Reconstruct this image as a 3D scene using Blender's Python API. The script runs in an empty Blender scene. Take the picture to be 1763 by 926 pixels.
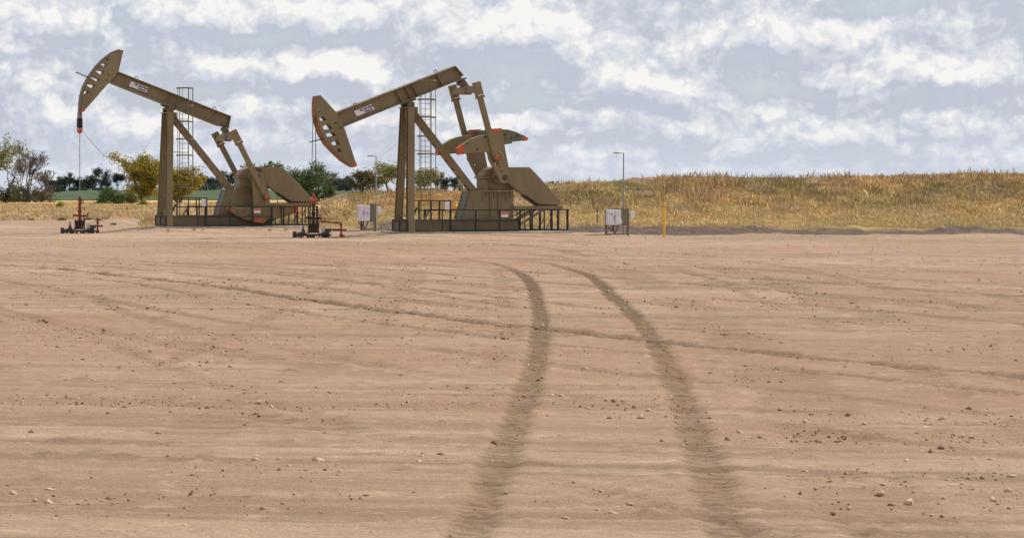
import bpy, bmesh, math, random
import numpy as np
from mathutils import Vector, Matrix
R = math.radians
random.seed(7); rng = np.random.default_rng(11)
scene = bpy.context.scene
C = scene.collection

# ------------------------------------------------------------------ camera, light
F, CH, U0, V0 = 5000.0, 2.3, 600.0, 330.0     # focal (photo px), eye height, principal point
cd = bpy.data.cameras.new('camera'); cam = bpy.data.objects.new('camera', cd); C.objects.link(cam)
cam.location = (0, 0, CH); cam.rotation_euler = (R(90), 0, 0)
cd.sensor_width = 36; cd.lens = 36 * F / 1763.0
cd.shift_x = (881.5 - U0) / 1763.0; cd.shift_y = (V0 - 463) / 1763.0
cd.clip_start = 1; cd.clip_end = 20000
scene.camera = cam
scene.view_settings.view_transform = 'Standard'; scene.view_settings.look = 'None'
scene.view_settings.exposure = 0.22; scene.view_settings.gamma = 1.0
SUN_EL, SUN_AZ = 44.0, 27.0                    # azimuth: degrees behind +X
sdir = Vector((math.cos(R(SUN_EL)) * math.cos(R(SUN_AZ)), math.cos(R(SUN_EL)) * math.sin(R(SUN_AZ)), math.sin(R(SUN_EL))))
sl = bpy.data.lights.new('sun', 'SUN'); so = bpy.data.objects.new('sun', sl); C.objects.link(so)
sl.energy = 4.0; sl.angle = R(0.8); sl.color = (1.0, 0.92, 0.80)
so.rotation_euler = (-sdir).to_track_quat('-Z', 'Y').to_euler()

world = bpy.data.worlds.new('World'); scene.world = world; world.use_nodes = True
world.cycles.sampling_method = 'MANUAL'; world.cycles.sample_map_resolution = 256
wt = world.node_tree; wt.nodes.clear()
def N(tree, kind, **kw):
    n = tree.nodes.new(kind)
    for k, v in kw.items(): setattr(n, k, v)
    return n
def mathn(t, op, a, b=None, c=None, clamp=False):
    n = N(t, 'ShaderNodeMath', operation=op, use_clamp=clamp)
    for i, x in enumerate((a, b, c)):
        if x is None: continue
        if isinstance(x, (int, float)): n.inputs[i].default_value = x
        else: t.links.new(x, n.inputs[i])
    return n.outputs[0]
def vmath(t, op, a, b=None):
    n = N(t, 'ShaderNodeVectorMath', operation=op)
    for i, x in enumerate((a, b)):
        if x is None: continue
        if isinstance(x, (tuple, list)): n.inputs[i].default_value = x
        else: t.links.new(x, n.inputs[i])
    return n.outputs[1] if op in ('LENGTH', 'DISTANCE', 'DOT_PRODUCT') else n.outputs[0]
def noise(t, vec, scale, detail=4, rough=0.5, out=0, dist=0.0):
    n = N(t, 'ShaderNodeTexNoise'); n.inputs['Scale'].default_value = scale
    n.inputs['Detail'].default_value = detail; n.inputs['Roughness'].default_value = rough
    n.inputs['Distortion'].default_value = dist
    if vec is not None: t.links.new(vec, n.inputs['Vector'])
    return n.outputs[out]
def mixc(t, fac, a, b, blend='MIX'):
    n = N(t, 'ShaderNodeMix', data_type='RGBA', blend_type=blend)
    for i, x in ((0, fac), (6, a), (7, b)):
        if isinstance(x, (int, float)): n.inputs[i].default_value = x
        elif isinstance(x, (tuple, list)): n.inputs[i].default_value = (*x[:3], 1)
        else: t.links.new(x, n.inputs[i])
    return n.outputs[2]
def mapr(t, x, a, b, c=0.0, d=1.0, smooth=False):
    n = N(t, 'ShaderNodeMapRange'); n.clamp = True
    if smooth: n.interpolation_type = 'SMOOTHSTEP'
    t.links.new(x, n.inputs[0])
    for i, v in enumerate((a, b, c, d)): n.inputs[i + 1].default_value = v
    return n.outputs[0]

# cloud density as a node group: input = sky direction in units of 2 degrees-ish cells
CLOUDS = [  # (u, v, ru, rv, amp) in photo pixels of sky direction
    (375, 112, 62, 24, 1.0), (560, 112, 92, 26, 1.15), (500, 128, 40, 14, .5), (640, 128, 50, 14, .7),
    (60, 22, 130, 34, .8), (170, 40, 80, 30, .6), (470, 25, 170, 30, .7), (720, 20, 200, 26, .7), (820, 62, 160, 34, .7),
    (960, 40, 110, 40, .6), (1010, 95, 90, 30, .6), (1130, 20, 40, 14, .5), (1110, 140, 90, 24, .6),
    (110, 180, 120, 22, .6), (60, 215, 100, 18, .5), (260, 215, 70, 16, .4), (450, 180, 120, 16, .5), (640, 205, 60, 14, .5),
    (760, 230, 40, 12, .4), (1010, 195, 120, 14, .5), (1120, 215, 100, 14, .5), (1010, 265, 120, 12, .35), (420, 235, 80, 10, .4),
    (150, 82, 36, 12, .7), (5, 82, 16, 10, .6), (860, 205, 50, 12, .5), (100, 150, 100, 10, .3),
    (220, 22, 18, 22, -1.6), (90, 110, 110, 20, -.6), (250, 170, 120, 14, -.5), (850, 190, 100, 8, -.5), (450, 62, 120, 10, -.5),
    (900, 172, 130, 10, -.4), (330, 160, 160, 10, -.4), (950, 20, 30, 10, -.4), (1300, 60, 130, 40, .8), (1560, 130, 160, 30, .8),
    (1430, 230, 120, 16, .5), (1450, 20, 90, 20, -.7), (1650, 40, 90, 26, .5), (1690, 220, 90, 14, .4), (1330, 160, 90, 14, -.5)]
g = bpy.data.node_groups.new('cloud_density', 'ShaderNodeTree')
g.interface.new_socket(name='P', in_out='INPUT', socket_type='NodeSocketVector')
g.interface.new_socket(name='D', in_out='OUTPUT', socket_type='NodeSocketFloat')
gi = N(g, 'NodeGroupInput'); go = N(g, 'NodeGroupOutput')
P = gi.outputs[0]
wrp = noise(g, P, 1.1, 5, .58, out=1)
wv = N(g, 'ShaderNodeVectorMath', operation='MULTIPLY_ADD'); g.links.new(wrp, wv.inputs[0])
wv.inputs[1].default_value = (.9, .6, 0); wv.inputs[2].default_value = (-.45, -.3, 0)
P2 = vmath(g, 'ADD', P, wv.outputs[0])
acc = None
for (u, v, ru, rv, amp) in CLOUDS:
    d = vmath(g, 'MULTIPLY', vmath(g, 'SUBTRACT', P2, ((u - U0) / 100, (V0 - v) / 100, 0)), (100 / ru, 100 / rv, 0))
    l = vmath(g, 'LENGTH', d)
    b = mapr(g, l, 0.0, 1.7, amp, 0.0, smooth=True)
    acc = b if acc is None else mathn(g, 'ADD', acc, b)
sy = N(g, 'ShaderNodeSeparateXYZ'); g.links.new(P, sy.inputs[0])
PS = P2
n1a = noise(g, vmath(g, 'MULTIPLY', P2, (.50, 1.0, 1)), .80, 7, .50)
n1b = noise(g, vmath(g, 'MULTIPLY', P2, (.55, 1.6, 1)), 1.5, 7, .52)
hf = mapr(g, sy.outputs[1], .3, 1.9, 1, 0)
n1 = mathn(g, 'ADD', mathn(g, 'MULTIPLY', n1a, mathn(g, 'SUBTRACT', 1.0, hf)), mathn(g, 'MULTIPLY', n1b, hf))
n2 = noise(g, vmath(g, 'MULTIPLY', P2, (1.0, 1.15, 1)), 2.6, 7, .56)
dd = mathn(g, 'ADD', mathn(g, 'MULTIPLY', acc, .46), mathn(g, 'MULTIPLY', mathn(g, 'SUBTRACT', n1, .5), 1.9))
dd = mathn(g, 'ADD', dd, mathn(g, 'MULTIPLY', mathn(g, 'SUBTRACT', n2, .5), .36))
def puff(sc, amp, dd):
    vo = N(g, 'ShaderNodeTexVoronoi', feature='F1'); vo.voronoi_dimensions = '2D'; vo.inputs['Scale'].default_value = sc
    g.links.new(vmath(g, 'MULTIPLY', PS, (1, 1.2, 1)), vo.inputs['Vector'])
    return mathn(g, 'ADD', dd, mathn(g, 'MULTIPLY', mathn(g, 'SUBTRACT', .42, vo.outputs['Distance']), amp))
dd = puff(2.8, .36, dd); dd = puff(7.5, .20, dd)
dd = mathn(g, 'ADD', dd, .08)
g.links.new(dd, go.inputs[0])

t = wt
tc = N(t, 'ShaderNodeTexCoord'); sep = N(t, 'ShaderNodeSeparateXYZ'); t.links.new(tc.outputs['Generated'], sep.inputs[0])
az = mathn(t, 'ARCTAN2', sep.outputs[0], sep.outputs[1]); el = mathn(t, 'ARCSINE', sep.outputs[2])
comb = N(t, 'ShaderNodeCombineXYZ'); t.links.new(mathn(t, 'MULTIPLY', az, 50.0), comb.inputs[0]); t.links.new(mathn(t, 'MULTIPLY', el, 50.0), comb.inputs[1])
def dens(off):
    n = N(t, 'ShaderNodeGroup'); n.node_tree = g
    t.links.new(vmath(t, 'ADD', comb.outputs[0], off), n.inputs[0]); return n.outputs[0]
d0 = dens((0, 0, 0)); d1 = dens((.14, .42, 0))
relief = mathn(t, 'SUBTRACT', d0, d1)                       # >0 on sun-facing tops, <0 on bases
cov = mapr(t, d0, -.60, .05, .15, 1, smooth=True)
lit = mathn(t, 'ADD', mapr(t, relief, -.50, .50, -.08, .92), mapr(t, d0, -.28, .80, -.34, .44))
cr = N(t, 'ShaderNodeValToRGB'); t.links.new(lit, cr.inputs[0])
cr.color_ramp.elements[0].position = 0.1; cr.color_ramp.elements[0].color = (.455, .49, .565, 1)
cr.color_ramp.elements[1].position = 1.0; cr.color_ramp.elements[1].color = (.80, .79, .77, 1)
e = cr.color_ramp.elements.new(.42); e.color = (.55, .58, .645, 1)
e = cr.color_ramp.elements.new(.66); e.color = (.645, .655, .685, 1)
sky = N(t, 'ShaderNodeTexSky', sky_type='NISHITA', sun_disc=False)
sky.sun_elevation = R(SUN_EL); sky.sun_rotation = math.atan2(sdir.x, sdir.y); sky.dust_density = 1.0
clear = mixc(t, .55, sky.outputs[0], (4.4, 5.5, 6.8))
lowh = mapr(t, el, 0.0, 0.03, .55, 0.0, smooth=True)        # pale milky air low over the horizon
cloudcol = mixc(t, 1.0, cr.outputs[0], (10, 10, 10), 'MULTIPLY')
skyc = mixc(t, cov, clear, cloudcol)
skyc = mixc(t, lowh, skyc, (5.8, 6.25, 7.1))
bg = N(t, 'ShaderNodeBackground'); bg.inputs[1].default_value = 0.1; t.links.new(skyc, bg.inputs[0])
wo = N(t, 'ShaderNodeOutputWorld'); t.links.new(bg.outputs[0], wo.inputs[0])

# ------------------------------------------------------------------ materials
MATS = {}
def base_mat(name):
    m = bpy.data.materials.new(name); m.use_nodes = True; tr = m.node_tree
    return m, tr, tr.nodes['Principled BSDF']
def mat(name, col, rough=.6, var=.12, scale=3.0, metal=0.0, spots=None, bump=0.0, streak=False):
    if name in MATS: return MATS[name]
    m, tr, b = base_mat(name)
    co = N(tr, 'ShaderNodeTexCoord').outputs['Object']
    v = vmath(tr, 'MULTIPLY', co, (1, 1, .25)) if streak else co
    n = noise(tr, v, scale, 6, .6)
    dark = tuple(c * (1 - var * 2) for c in col); lite = tuple(min(1, c * (1 + var * 1.6)) for c in col)
    c = mixc(tr, mapr(tr, n, .3, .7), dark, lite)
    if spots:
        n2 = noise(tr, co, scale * 5, 5, .7)
        c = mixc(tr, mapr(tr, n2, .60, .72, 0, .7), c, spots)
    tr.links.new(c, b.inputs['Base Color']); b.inputs['Roughness'].default_value = rough; b.inputs['Metallic'].default_value = metal
    if bump:
        bm_ = N(tr, 'ShaderNodeBump'); bm_.inputs['Strength'].default_value = bump; bm_.inputs['Distance'].default_value = .02
        tr.links.new(noise(tr, co, scale * 6, 5, .6), bm_.inputs['Height']); tr.links.new(bm_.outputs[0], b.inputs['Normal'])
    MATS[name] = m; return m
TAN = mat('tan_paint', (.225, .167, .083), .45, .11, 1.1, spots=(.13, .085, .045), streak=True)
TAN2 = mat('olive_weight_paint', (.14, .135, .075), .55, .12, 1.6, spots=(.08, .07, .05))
DTAN = mat('dark_tan_paint', (.135, .098, .055), .65, .15, 2.0, spots=(.05, .04, .03))  # darker tan for skid, clips, bearings and motor
PALE = mat('dusty_grey_plate', (.20, .165, .125), .7, .12, 3.0)
BLK = mat('black_rail_paint', (.012, .010, .010), .5, .2, 5.0)
RED = mat('orange_red_paint', (.55, .10, .045), .5, .12, 4.0)
RUST = mat('rust_red_paint', (.24, .035, .02), .6, .25, 6.0, spots=(.05, .02, .015))
DRUST = mat('dark_rust', (.045, .02, .016), .7, .25, 7.0)
BARC = mat('worn_arc_face', (.26, .09, .035), .6, .2, 3.0)
STEEL = mat('grey_steel', (.085, .066, .052), .6, .3, 6.0, spots=(.22, .19, .17))
GALV = mat('galvanised_steel', (.30, .30, .31), .5, .12, 5.0, metal=.2)
CAGE = mat('cage_paint', (.19, .15, .085), .5, .1, 4.0)
WIRE = mat('wire_rope', (.03, .026, .024), .6, .2, 9.0)
WHITE = mat('white_enamel', (.78, .74, .76), .45, .05, 3.0)
BOX = mat('pale_cabinet_paint', (.74, .69, .76), .45, .06, 3.0)
PINK = mat('faded_red_sign', (.55, .16, .15), .5, .08, 9.0)
INK = mat('black_ink', (.03, .03, .04), .5, .05, 9.0)
YEL = mat('yellow_orange_marker', (.85, .40, .012), .45, .08, 4.0)
CONC = mat('pad_concrete', (.36, .31, .25), .9, .15, 3.0, bump=.4)
WOOD = mat('weathered_wood', (.12, .095, .07), .9, .2, 5.0)
BOARD = mat('olive_board', (.17, .145, .09), .7, .1, 3.0)
BLUEG = mat('blue_grey_paint', (.06, .052, .058), .5, .2, 6.0)

def attr_mat(name, rough=.85, trans=0.0, up=False):
    m, tr, b = base_mat(name)
    a = N(tr, 'ShaderNodeVertexColor'); a.layer_name = 'Col'
    tr.links.new(a.outputs[0], b.inputs['Base Color']); b.inputs['Roughness'].default_value = rough
    b.inputs['Specular IOR Level'].default_value = .2
    nsoft = None
    if up:                                      # thin blades: soft, mostly upward normals
        gn = N(tr, 'ShaderNodeNewGeometry').outputs['Normal']
        nsoft = vmath(tr, 'NORMALIZE', vmath(tr, 'ADD', vmath(tr, 'MULTIPLY', gn, (.45, .45, .45)), (.15, -.1, 1)))
        tr.links.new(nsoft, b.inputs['Normal'])
    if trans:
        tl = N(tr, 'ShaderNodeBsdfTranslucent'); tr.links.new(a.outputs[0], tl.inputs[0])
        ms = N(tr, 'ShaderNodeMixShader'); ms.inputs[0].default_value = trans
        tr.links.new(b.outputs[0], ms.inputs[1]); tr.links.new(tl.outputs[0], ms.inputs[2])
        tr.links.new(ms.outputs[0], tr.nodes['Material Output'].inputs[0])
    return m
LEAF = attr_mat('foliage_leaves', .8, .35); GRASSM = attr_mat('dry_grass_blades', .9, .12, up=True); STONEM = attr_mat('gravel_stones', .95)
BARK = mat('bark', (.075, .06, .045), .9, .25, 4.0)
BARKG = mat('grey_bark', (.13, .11, .095), .9, .2, 4.0)

# ------------------------------------------------------------------ mesh helpers
class MB:
    def __init__(s): s.v = []; s.f = []; s.marks = []
    def add(s, vs, fs):
        o = len(s.v); s.marks.append((len(s.v), len(s.f))); s.v += [tuple(v) for v in vs]; s.f += [tuple(i + o for i in f) for f in fs]; return s
    def box(s, c, d, rot=None):
        x, y, z = [k / 2 for k in d]
        vs = [Vector((i * x, j * y, k * z)) for i in (-1, 1) for j in (-1, 1) for k in (-1, 1)]
        if rot is not None: vs = [rot @ v for v in vs]
        vs = [v + Vector(c) for v in vs]
        return s.add(vs, [(0, 1, 3, 2), (4, 6, 7, 5), (0, 4, 5, 1), (2, 3, 7, 6), (0, 2, 6, 4), (1, 5, 7, 3)])
    def prism(s, poly, y0, y1):
        n = len(poly)
        vs = [(p[0], y0, p[1]) for p in poly] + [(p[0], y1, p[1]) for p in poly]
        fs = [tuple(range(n)), tuple(range(2 * n - 1, n - 1, -1))] + [(i, (i + 1) % n, n + (i + 1) % n, n + i) for i in range(n)]
        return s.add(vs, fs)
    def bar(s, a, b, w, h, up=(0, 0, 1)):      # w across, h along the up side
        a, b = Vector(a), Vector(b); d = (b - a)
        if d.length < 1e-6: return s
        dn = d.normalized(); u = Vector(up)
        if abs(dn.dot(u)) > .98: u = Vector((0, 1, 0))
        sx = dn.cross(u).normalized(); sz = sx.cross(dn).normalized()
        vs = [p + sx * (i * w / 2) + sz * (k * h / 2) for p in (a, b) for (i, k) in ((-1, -1), (1, -1), (1, 1), (-1, 1))]
        return s.add(vs, [(3, 2, 1, 0), (4, 5, 6, 7), (0, 1, 5, 4), (1, 2, 6, 5), (2, 3, 7, 6), (3, 0, 4, 7)])
    def tube(s, a, b, r0, r1=None, seg=10, cap=True):
        r1 = r0 if r1 is None else r1
        a, b = Vector(a), Vector(b); d = (b - a)
        if d.length < 1e-6: return s
        q = d.to_track_quat('Z', 'Y')
        vs = []
        for p, r in ((a, r0), (b, r1)):
            for i in range(seg):
                an = 2 * math.pi * i / seg
                vs.append(p + q @ Vector((r * math.cos(an), r * math.sin(an), 0)))
        fs = [(i, (i + 1) % seg, seg + (i + 1) % seg, seg + i) for i in range(seg)]
        if cap: fs += [tuple(range(seg - 1, -1, -1)), tuple(range(seg, 2 * seg))]
        return s.add(vs, fs)
    def path(s, pts, r, seg=6):
        for i in range(len(pts) - 1): s.tube(pts[i], pts[i + 1], r, r, seg, cap=(i in (0, len(pts) - 2)))
        return s
    def lathe(s, c, prof, seg=16, axis='Z'):   # prof: (r, h)
        vs = []; c = Vector(c)
        for r, h in prof:
            for i in range(seg):
                an = 2 * math.pi * i / seg; x, y = r * math.cos(an), r * math.sin(an)
                vs.append(c + (Vector((x, y, h)) if axis == 'Z' else Vector((h, x, y)) if axis == 'X' else Vector((y, h, x))))
        n = len(prof)
        fs = [(k * seg + i, k * seg + (i + 1) % seg, (k + 1) * seg + (i + 1) % seg, (k + 1) * seg + i) for k in range(n - 1) for i in range(seg)]
        fs += [tuple(range(seg - 1, -1, -1)), tuple(range((n - 1) * seg, n * seg))]
        return s.add(vs, fs)
    def torus(s, c, R_, r, n=24, m=6, ang=(0, 2 * math.pi), axis='Z', sx=1, sy=1):
        pts = []
        for i in range(n + 1):
            a = ang[0] + (ang[1] - ang[0]) * i / n; x, y = R_ * sx * math.cos(a), R_ * sy * math.sin(a)
            pts.append(Vector(c) + (Vector((x, y, 0)) if axis == 'Z' else Vector((x, 0, y)) if axis == 'Y' else Vector((0, x, y))))
        return s.path(pts, r, m)
    def build_each(s, name, m, parent=None, bevel=0.0, smooth=False, per=1):
        # one object for every piece (or run of `per` pieces) added
        mk = s.marks[::per] + [(len(s.v), len(s.f))]; out = []
        for (v0, f0), (v1, f1) in zip(mk, mk[1:]):
            b = MB(); b.v = s.v[v0:v1]; b.f = [tuple(i - v0 for i in f) for f in s.f[f0:f1]]
            out.append(b.build(name, m, parent, bevel, smooth))
        return out
    def build(s, name, m, parent=None, bevel=0.0, smooth=False):
        me = bpy.data.meshes.new(name); me.from_pydata(s.v, [], s.f); me.update()
        bm = bmesh.new(); bm.from_mesh(me)
        bmesh.ops.recalc_face_normals(bm, faces=bm.faces)
        if smooth:
            for f in bm.faces: f.smooth = len(f.verts) == 4
        bm.to_mesh(me); bm.free()
        if smooth: me.set_sharp_from_angle(angle=R(40))
        me.materials.append(m)
        o = bpy.data.objects.new(name, me); C.objects.link(o)
        if parent: o.parent = parent
        if bevel:
            b = o.modifiers.new('bevel', 'BEVEL'); b.width = bevel; b.segments = 2; b.limit_method = 'ANGLE'
        return o
def tag(o, label=None, cat=None, group=None, kind=None):
    for k, v in (('label', label), ('category', cat), ('group', group), ('kind', kind)):
        if v: o[k] = v
    return o
def thing(name, label, cat, loc=(0, 0, 0), rz=0.0, group=None):
    o = bpy.data.objects.new(name, None); C.objects.link(o); o.location = loc; o.rotation_euler = (0, 0, rz)
    o.empty_display_size = .2
    return tag(o, label, cat, group)
def holed_prism(outer, holes, y0, y1):
    """plate with openings, made by a filled curve and converted to mesh (x,z plane)"""
    cu = bpy.data.curves.new('tmp', 'CURVE'); cu.dimensions = '2D'; cu.fill_mode = 'BOTH'; cu.extrude = abs(y1 - y0) / 2
    for loop in [outer] + holes:
        sp = cu.splines.new('POLY'); sp.points.add(len(loop) - 1); sp.use_cyclic_u = True
        for i, p in enumerate(loop): sp.points[i].co = (p[0], p[1], 0, 1)
    ob = bpy.data.objects.new('tmp', cu); C.objects.link(ob)
    bpy.context.view_layer.update()
    dg = bpy.context.evaluated_depsgraph_get()
    me = bpy.data.meshes.new_from_object(ob.evaluated_get(dg))
    mb = MB(); ym = (y0 + y1) / 2
    mb.add([(v.co.x, ym + v.co.z, v.co.y) for v in me.vertices], [tuple(p.vertices) for p in me.polygons])
    bpy.data.objects.remove(ob); bpy.data.curves.remove(cu); bpy.data.meshes.remove(me)
    return mb
def text_obj(name, s, size, m, parent, loc, rot, xs=1.0, bold=0.0):
    cu = bpy.data.curves.new('tmp', 'FONT'); cu.body = s; cu.size = size; cu.extrude = .004; cu.align_x = 'CENTER'; cu.align_y = 'CENTER'; cu.offset = bold
    ob = bpy.data.objects.new('tmp', cu); C.objects.link(ob); bpy.context.view_layer.update()
    me = bpy.data.meshes.new_from_object(ob.evaluated_get(bpy.context.evaluated_depsgraph_get()))
    bpy.data.objects.remove(ob); bpy.data.curves.remove(cu)
    me.transform(Matrix.Translation(loc) @ rot @ Matrix.Diagonal((xs, 1, 1, 1)))
    me.name = name; me.materials.clear(); me.materials.append(m)
    o = bpy.data.objects.new(name, me); C.objects.link(o); o.parent = parent
    return o

# ------------------------------------------------------------------ value noise (numpy)
_tab = np.random.default_rng(3).random((256, 256))
def vn(x, y):
    xi = np.floor(x).astype(int); yi = np.floor(y).astype(int); fx = x - xi; fy = y - yi
    fx = fx * fx * (3 - 2 * fx); fy = fy * fy * (3 - 2 * fy)
    a = _tab[xi % 256, yi % 256]; b = _tab[(xi + 1) % 256, yi % 256]; c = _tab[xi % 256, (yi + 1) % 256]; d = _tab[(xi + 1) % 256, (yi + 1) % 256]
    return (a * (1 - fx) + b * fx) * (1 - fy) + (c * (1 - fx) + d * fx) * fy - .5
def fbm(x, y, o=4):
    s = 0; a = 1.0
    for k in range(o): s = s + a * vn(x * 2 ** k + 17.3 * k, y * 2 ** k + 5.1 * k); a *= .5
    return s
def sm(x, a, b):
    t_ = np.clip((x - a) / (b - a), 0, 1); return t_ * t_ * (3 - 2 * t_)

def track_pts(px, ext):                       # ground points of a line seen on the flat pad
    out = []
    for (u, v) in px:
        Y = CH * F / (v - V0); out.append(((u - U0) * Y / F, Y))
    return np.array(out + ext)
EXTRA = [(track_pts(p_, e_), hw_, dk_, .02) for p_, e_, hw_, dk_ in (
    ([(0, 436), (200, 446), (420, 462), (600, 482)], [(2.5, 60), (7, 45), (13, 32)], .22, .35),
    ([(0, 424), (260, 430), (520, 440), (760, 452)], [(9, 82), (16, 66), (26, 50)], .28, .30),
    ([(0, 445), (240, 462), (420, 478), (560, 496)], [(1.5, 58), (8, 42), (15, 28)], .15, .35),
    ([(0, 412), (400, 418), (700, 424), (900, 431)], [(18, 100), (30, 90)], .3, .3),
    ([(-40, 480), (60, 492), (160, 506)], [(-5, 58), (-1, 42), (4, 29), (9, 18)], .2, .35),
    ([(-40, 520), (100, 560), (300, 640)], [(0, 28), (3, 19)], .16, .3))]
def offs(pts, o):                             # a line running beside another at distance o
    t_ = np.gradient(pts, axis=0); t_ /= np.linalg.norm(t_, axis=1, keepdims=True)
    return pts + np.stack([-t_[:, 1], t_[:, 0]], -1) * o
ARC = track_pts([(560, 416), (700, 421), (820, 428), (920, 437), (985, 447), (1040, 459), (1085, 474), (1118, 492), (1135, 506)], [(6.4, 50), (5.2, 35), (4.0, 22), (2.6, 8)])
LT = track_pts([(-60, 455), (0, 458), (80, 461), (150, 468), (250, 480), (330, 490), (400, 498), (440, 505)], [(0.5, 56), (5.0, 43), (11, 30), (22, 8)])
EXTRA += [(offs(LT, o_), w_, k_, .012) for o_, w_, k_ in ((2.2, .3, .45), (4.5, .2, .6), (6.5, .5, .35), (9, .25, .6), (12, .4, .45), (15.5, .3, .6), (19, .6, .35), (24, .35, .35), (29, .5, .3), (35, .5, .25), (-4, .2, .5), (-7, .35, .3), (-11, .2, .35))]
EXTRA += [(offs(ARC, o_), w_, k_, .012) for o_, w_, k_ in ((0, .5, .30), (1.9, .22, .35), (3.2, .5, .22), (5.5, .3, .3), (7.2, .22, .3), (9.5, .7, .2), (-3.6, .2, .25), (-6, .4, .22), (-8, .2, .28))]
TRACKS = EXTRA + [  # (points, half width, darkness, depth)
    (track_pts([(620, 424), (700, 432), (780, 441), (840, 452), (880, 462), (904, 476), (916, 490), (921, 506)], [(3.35, 50), (2.2, 35), (1.05, 22), (-.3, 8)]), .16, 1.0, .018),
    (track_pts([(700, 426), (820, 437), (900, 447), (960, 457), (1000, 468), (1025, 481), (1040, 494), (1048, 506)], [(5.1, 50), (3.95, 35), (2.8, 22), (1.5, 8)]), .165, 1.0, .018),
    (track_pts([(-60, 455), (0, 458), (80, 461), (150, 468), (250, 480), (330, 490), (400, 498), (440, 505)], [(0.5, 56), (5.0, 43), (11, 30), (22, 8)]), .26, .95, .05),
    (track_pts([(-60, 461), (0, 465), (100, 473), (200, 485), (300, 500)], [(-2.0, 58), (3.2, 43), (9.3, 29), (18, 8)]), .14, .6, .03),
    (track_pts([(0, 388), (120, 388.5), (260, 390)], []), .35, .5, .04),
    (track_pts([(300, 411), (400, 411), (520, 410.5), (700, 413), (860, 419), (980, 434)], []), .5, .55, .04),
    (track_pts([(-40, 400.5), (60, 400.5), (110, 400)], []), .3, .9, .05),
    (track_pts([(900, 420), (1000, 440), (1080, 455), (1180, 470), (1300, 500)], [(12.5, 52), (15, 40), (19, 25)]), .2, .25, .02)]
def seg_dist(x, y, pts):
    # smooth the polyline (Chaikin), then min distance and length along it
    p = pts
    for _ in range(4):
        q = [p[0]]
        for i in range(len(p) - 1): q += [p[i] * .75 + p[i + 1] * .25, p[i] * .25 + p[i + 1] * .75]
        p = np.array(q + [p[-1]])
    p = p[::2] if len(p) > 60 else p
    d = np.full(x.shape, 1e9); al = np.zeros(x.shape); run = 0.0
    for i in range(len(p) - 1):
        a, b = p[i], p[i + 1]; ab = b - a; L = ab @ ab
        tt = np.clip(((x - a[0]) * ab[0] + (y - a[1]) * ab[1]) / L, 0, 1)
        e = np.hypot(x - a[0] - tt * ab[0], y - a[1] - tt * ab[1]); m_ = e < d
        d = np.where(m_, e, d); al = np.where(m_, run + tt * math.sqrt(L), al); run += math.sqrt(L)
    return d, al

JR = dict(u=695, v=398.5, S=34.0, a=R(22)); JL = dict(u=282.7, v=389.4, S=31.1, a=R(21))
for j in (JR, JL):
    j['Y'] = F / j['S']; j['X'] = (j['u'] - U0) / j['S']; j['Z'] = CH - (j['v'] - V0) / j['S']
def pad_edge(X): return 166 - 11.0 * sm(X, 3, 13) + 36 * (1 - sm(X, -14.5, -12))
def height(X, Y):
    X = np.asarray(X, float); Y = np.asarray(Y, float)
    u = X / np.maximum(Y, 20) * F                     # bearing
    left = .32 * sm(Y, 168, 205) + 2.0 * sm(Y, 470, 900) * (.45 + .55 * sm(u, -560, -450))
    left = left + .42 * np.exp(-(((X + 14.8) / 1.6) ** 2 + ((Y - 186) / 9) ** 2))
    e = 166 - 11.0 * sm(X, 3, 13)
    crest = 2.1 + .95 * sm(X, 4, 24) + .25 * sm(X, 30, 45)
    right = .42 * sm(Y, e, e + 7) + (crest - .42) * sm(Y, e + 4, 194) + (1.9 - crest) * sm(Y, 205, 280)
    w = sm(X, -6, 1.5)
    h = left * (1 - w) + right * w
    for j, hh in ((JR, .2), (JL, .30)):
        dx = X - j['X']; dy = Y - j['Y']; ca, sa = math.cos(j['a']), math.sin(j['a'])
        lx = dx * ca + dy * sa; ly = -dx * sa + dy * ca
        q = np.maximum(np.abs(lx - 4.3) - 5.3, 0) ** 2 / 4.0 + np.maximum(np.abs(ly) - 1.6, 0) ** 2 / 4.5
        h = h + hh * np.exp(-q)
    g_ = sm(Y, pad_edge(X) - 1, pad_edge(X) + 4)
    h = h + fbm(X * .25, Y * .25, 3) * (.03 + .16 * g_) + fbm(X * 1.3, Y * 1.1, 2) * .16 * g_ * (Y < 220)
    return h
def hgt(x, y): return float(height(np.array([x]), np.array([y]))[0])

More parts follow.
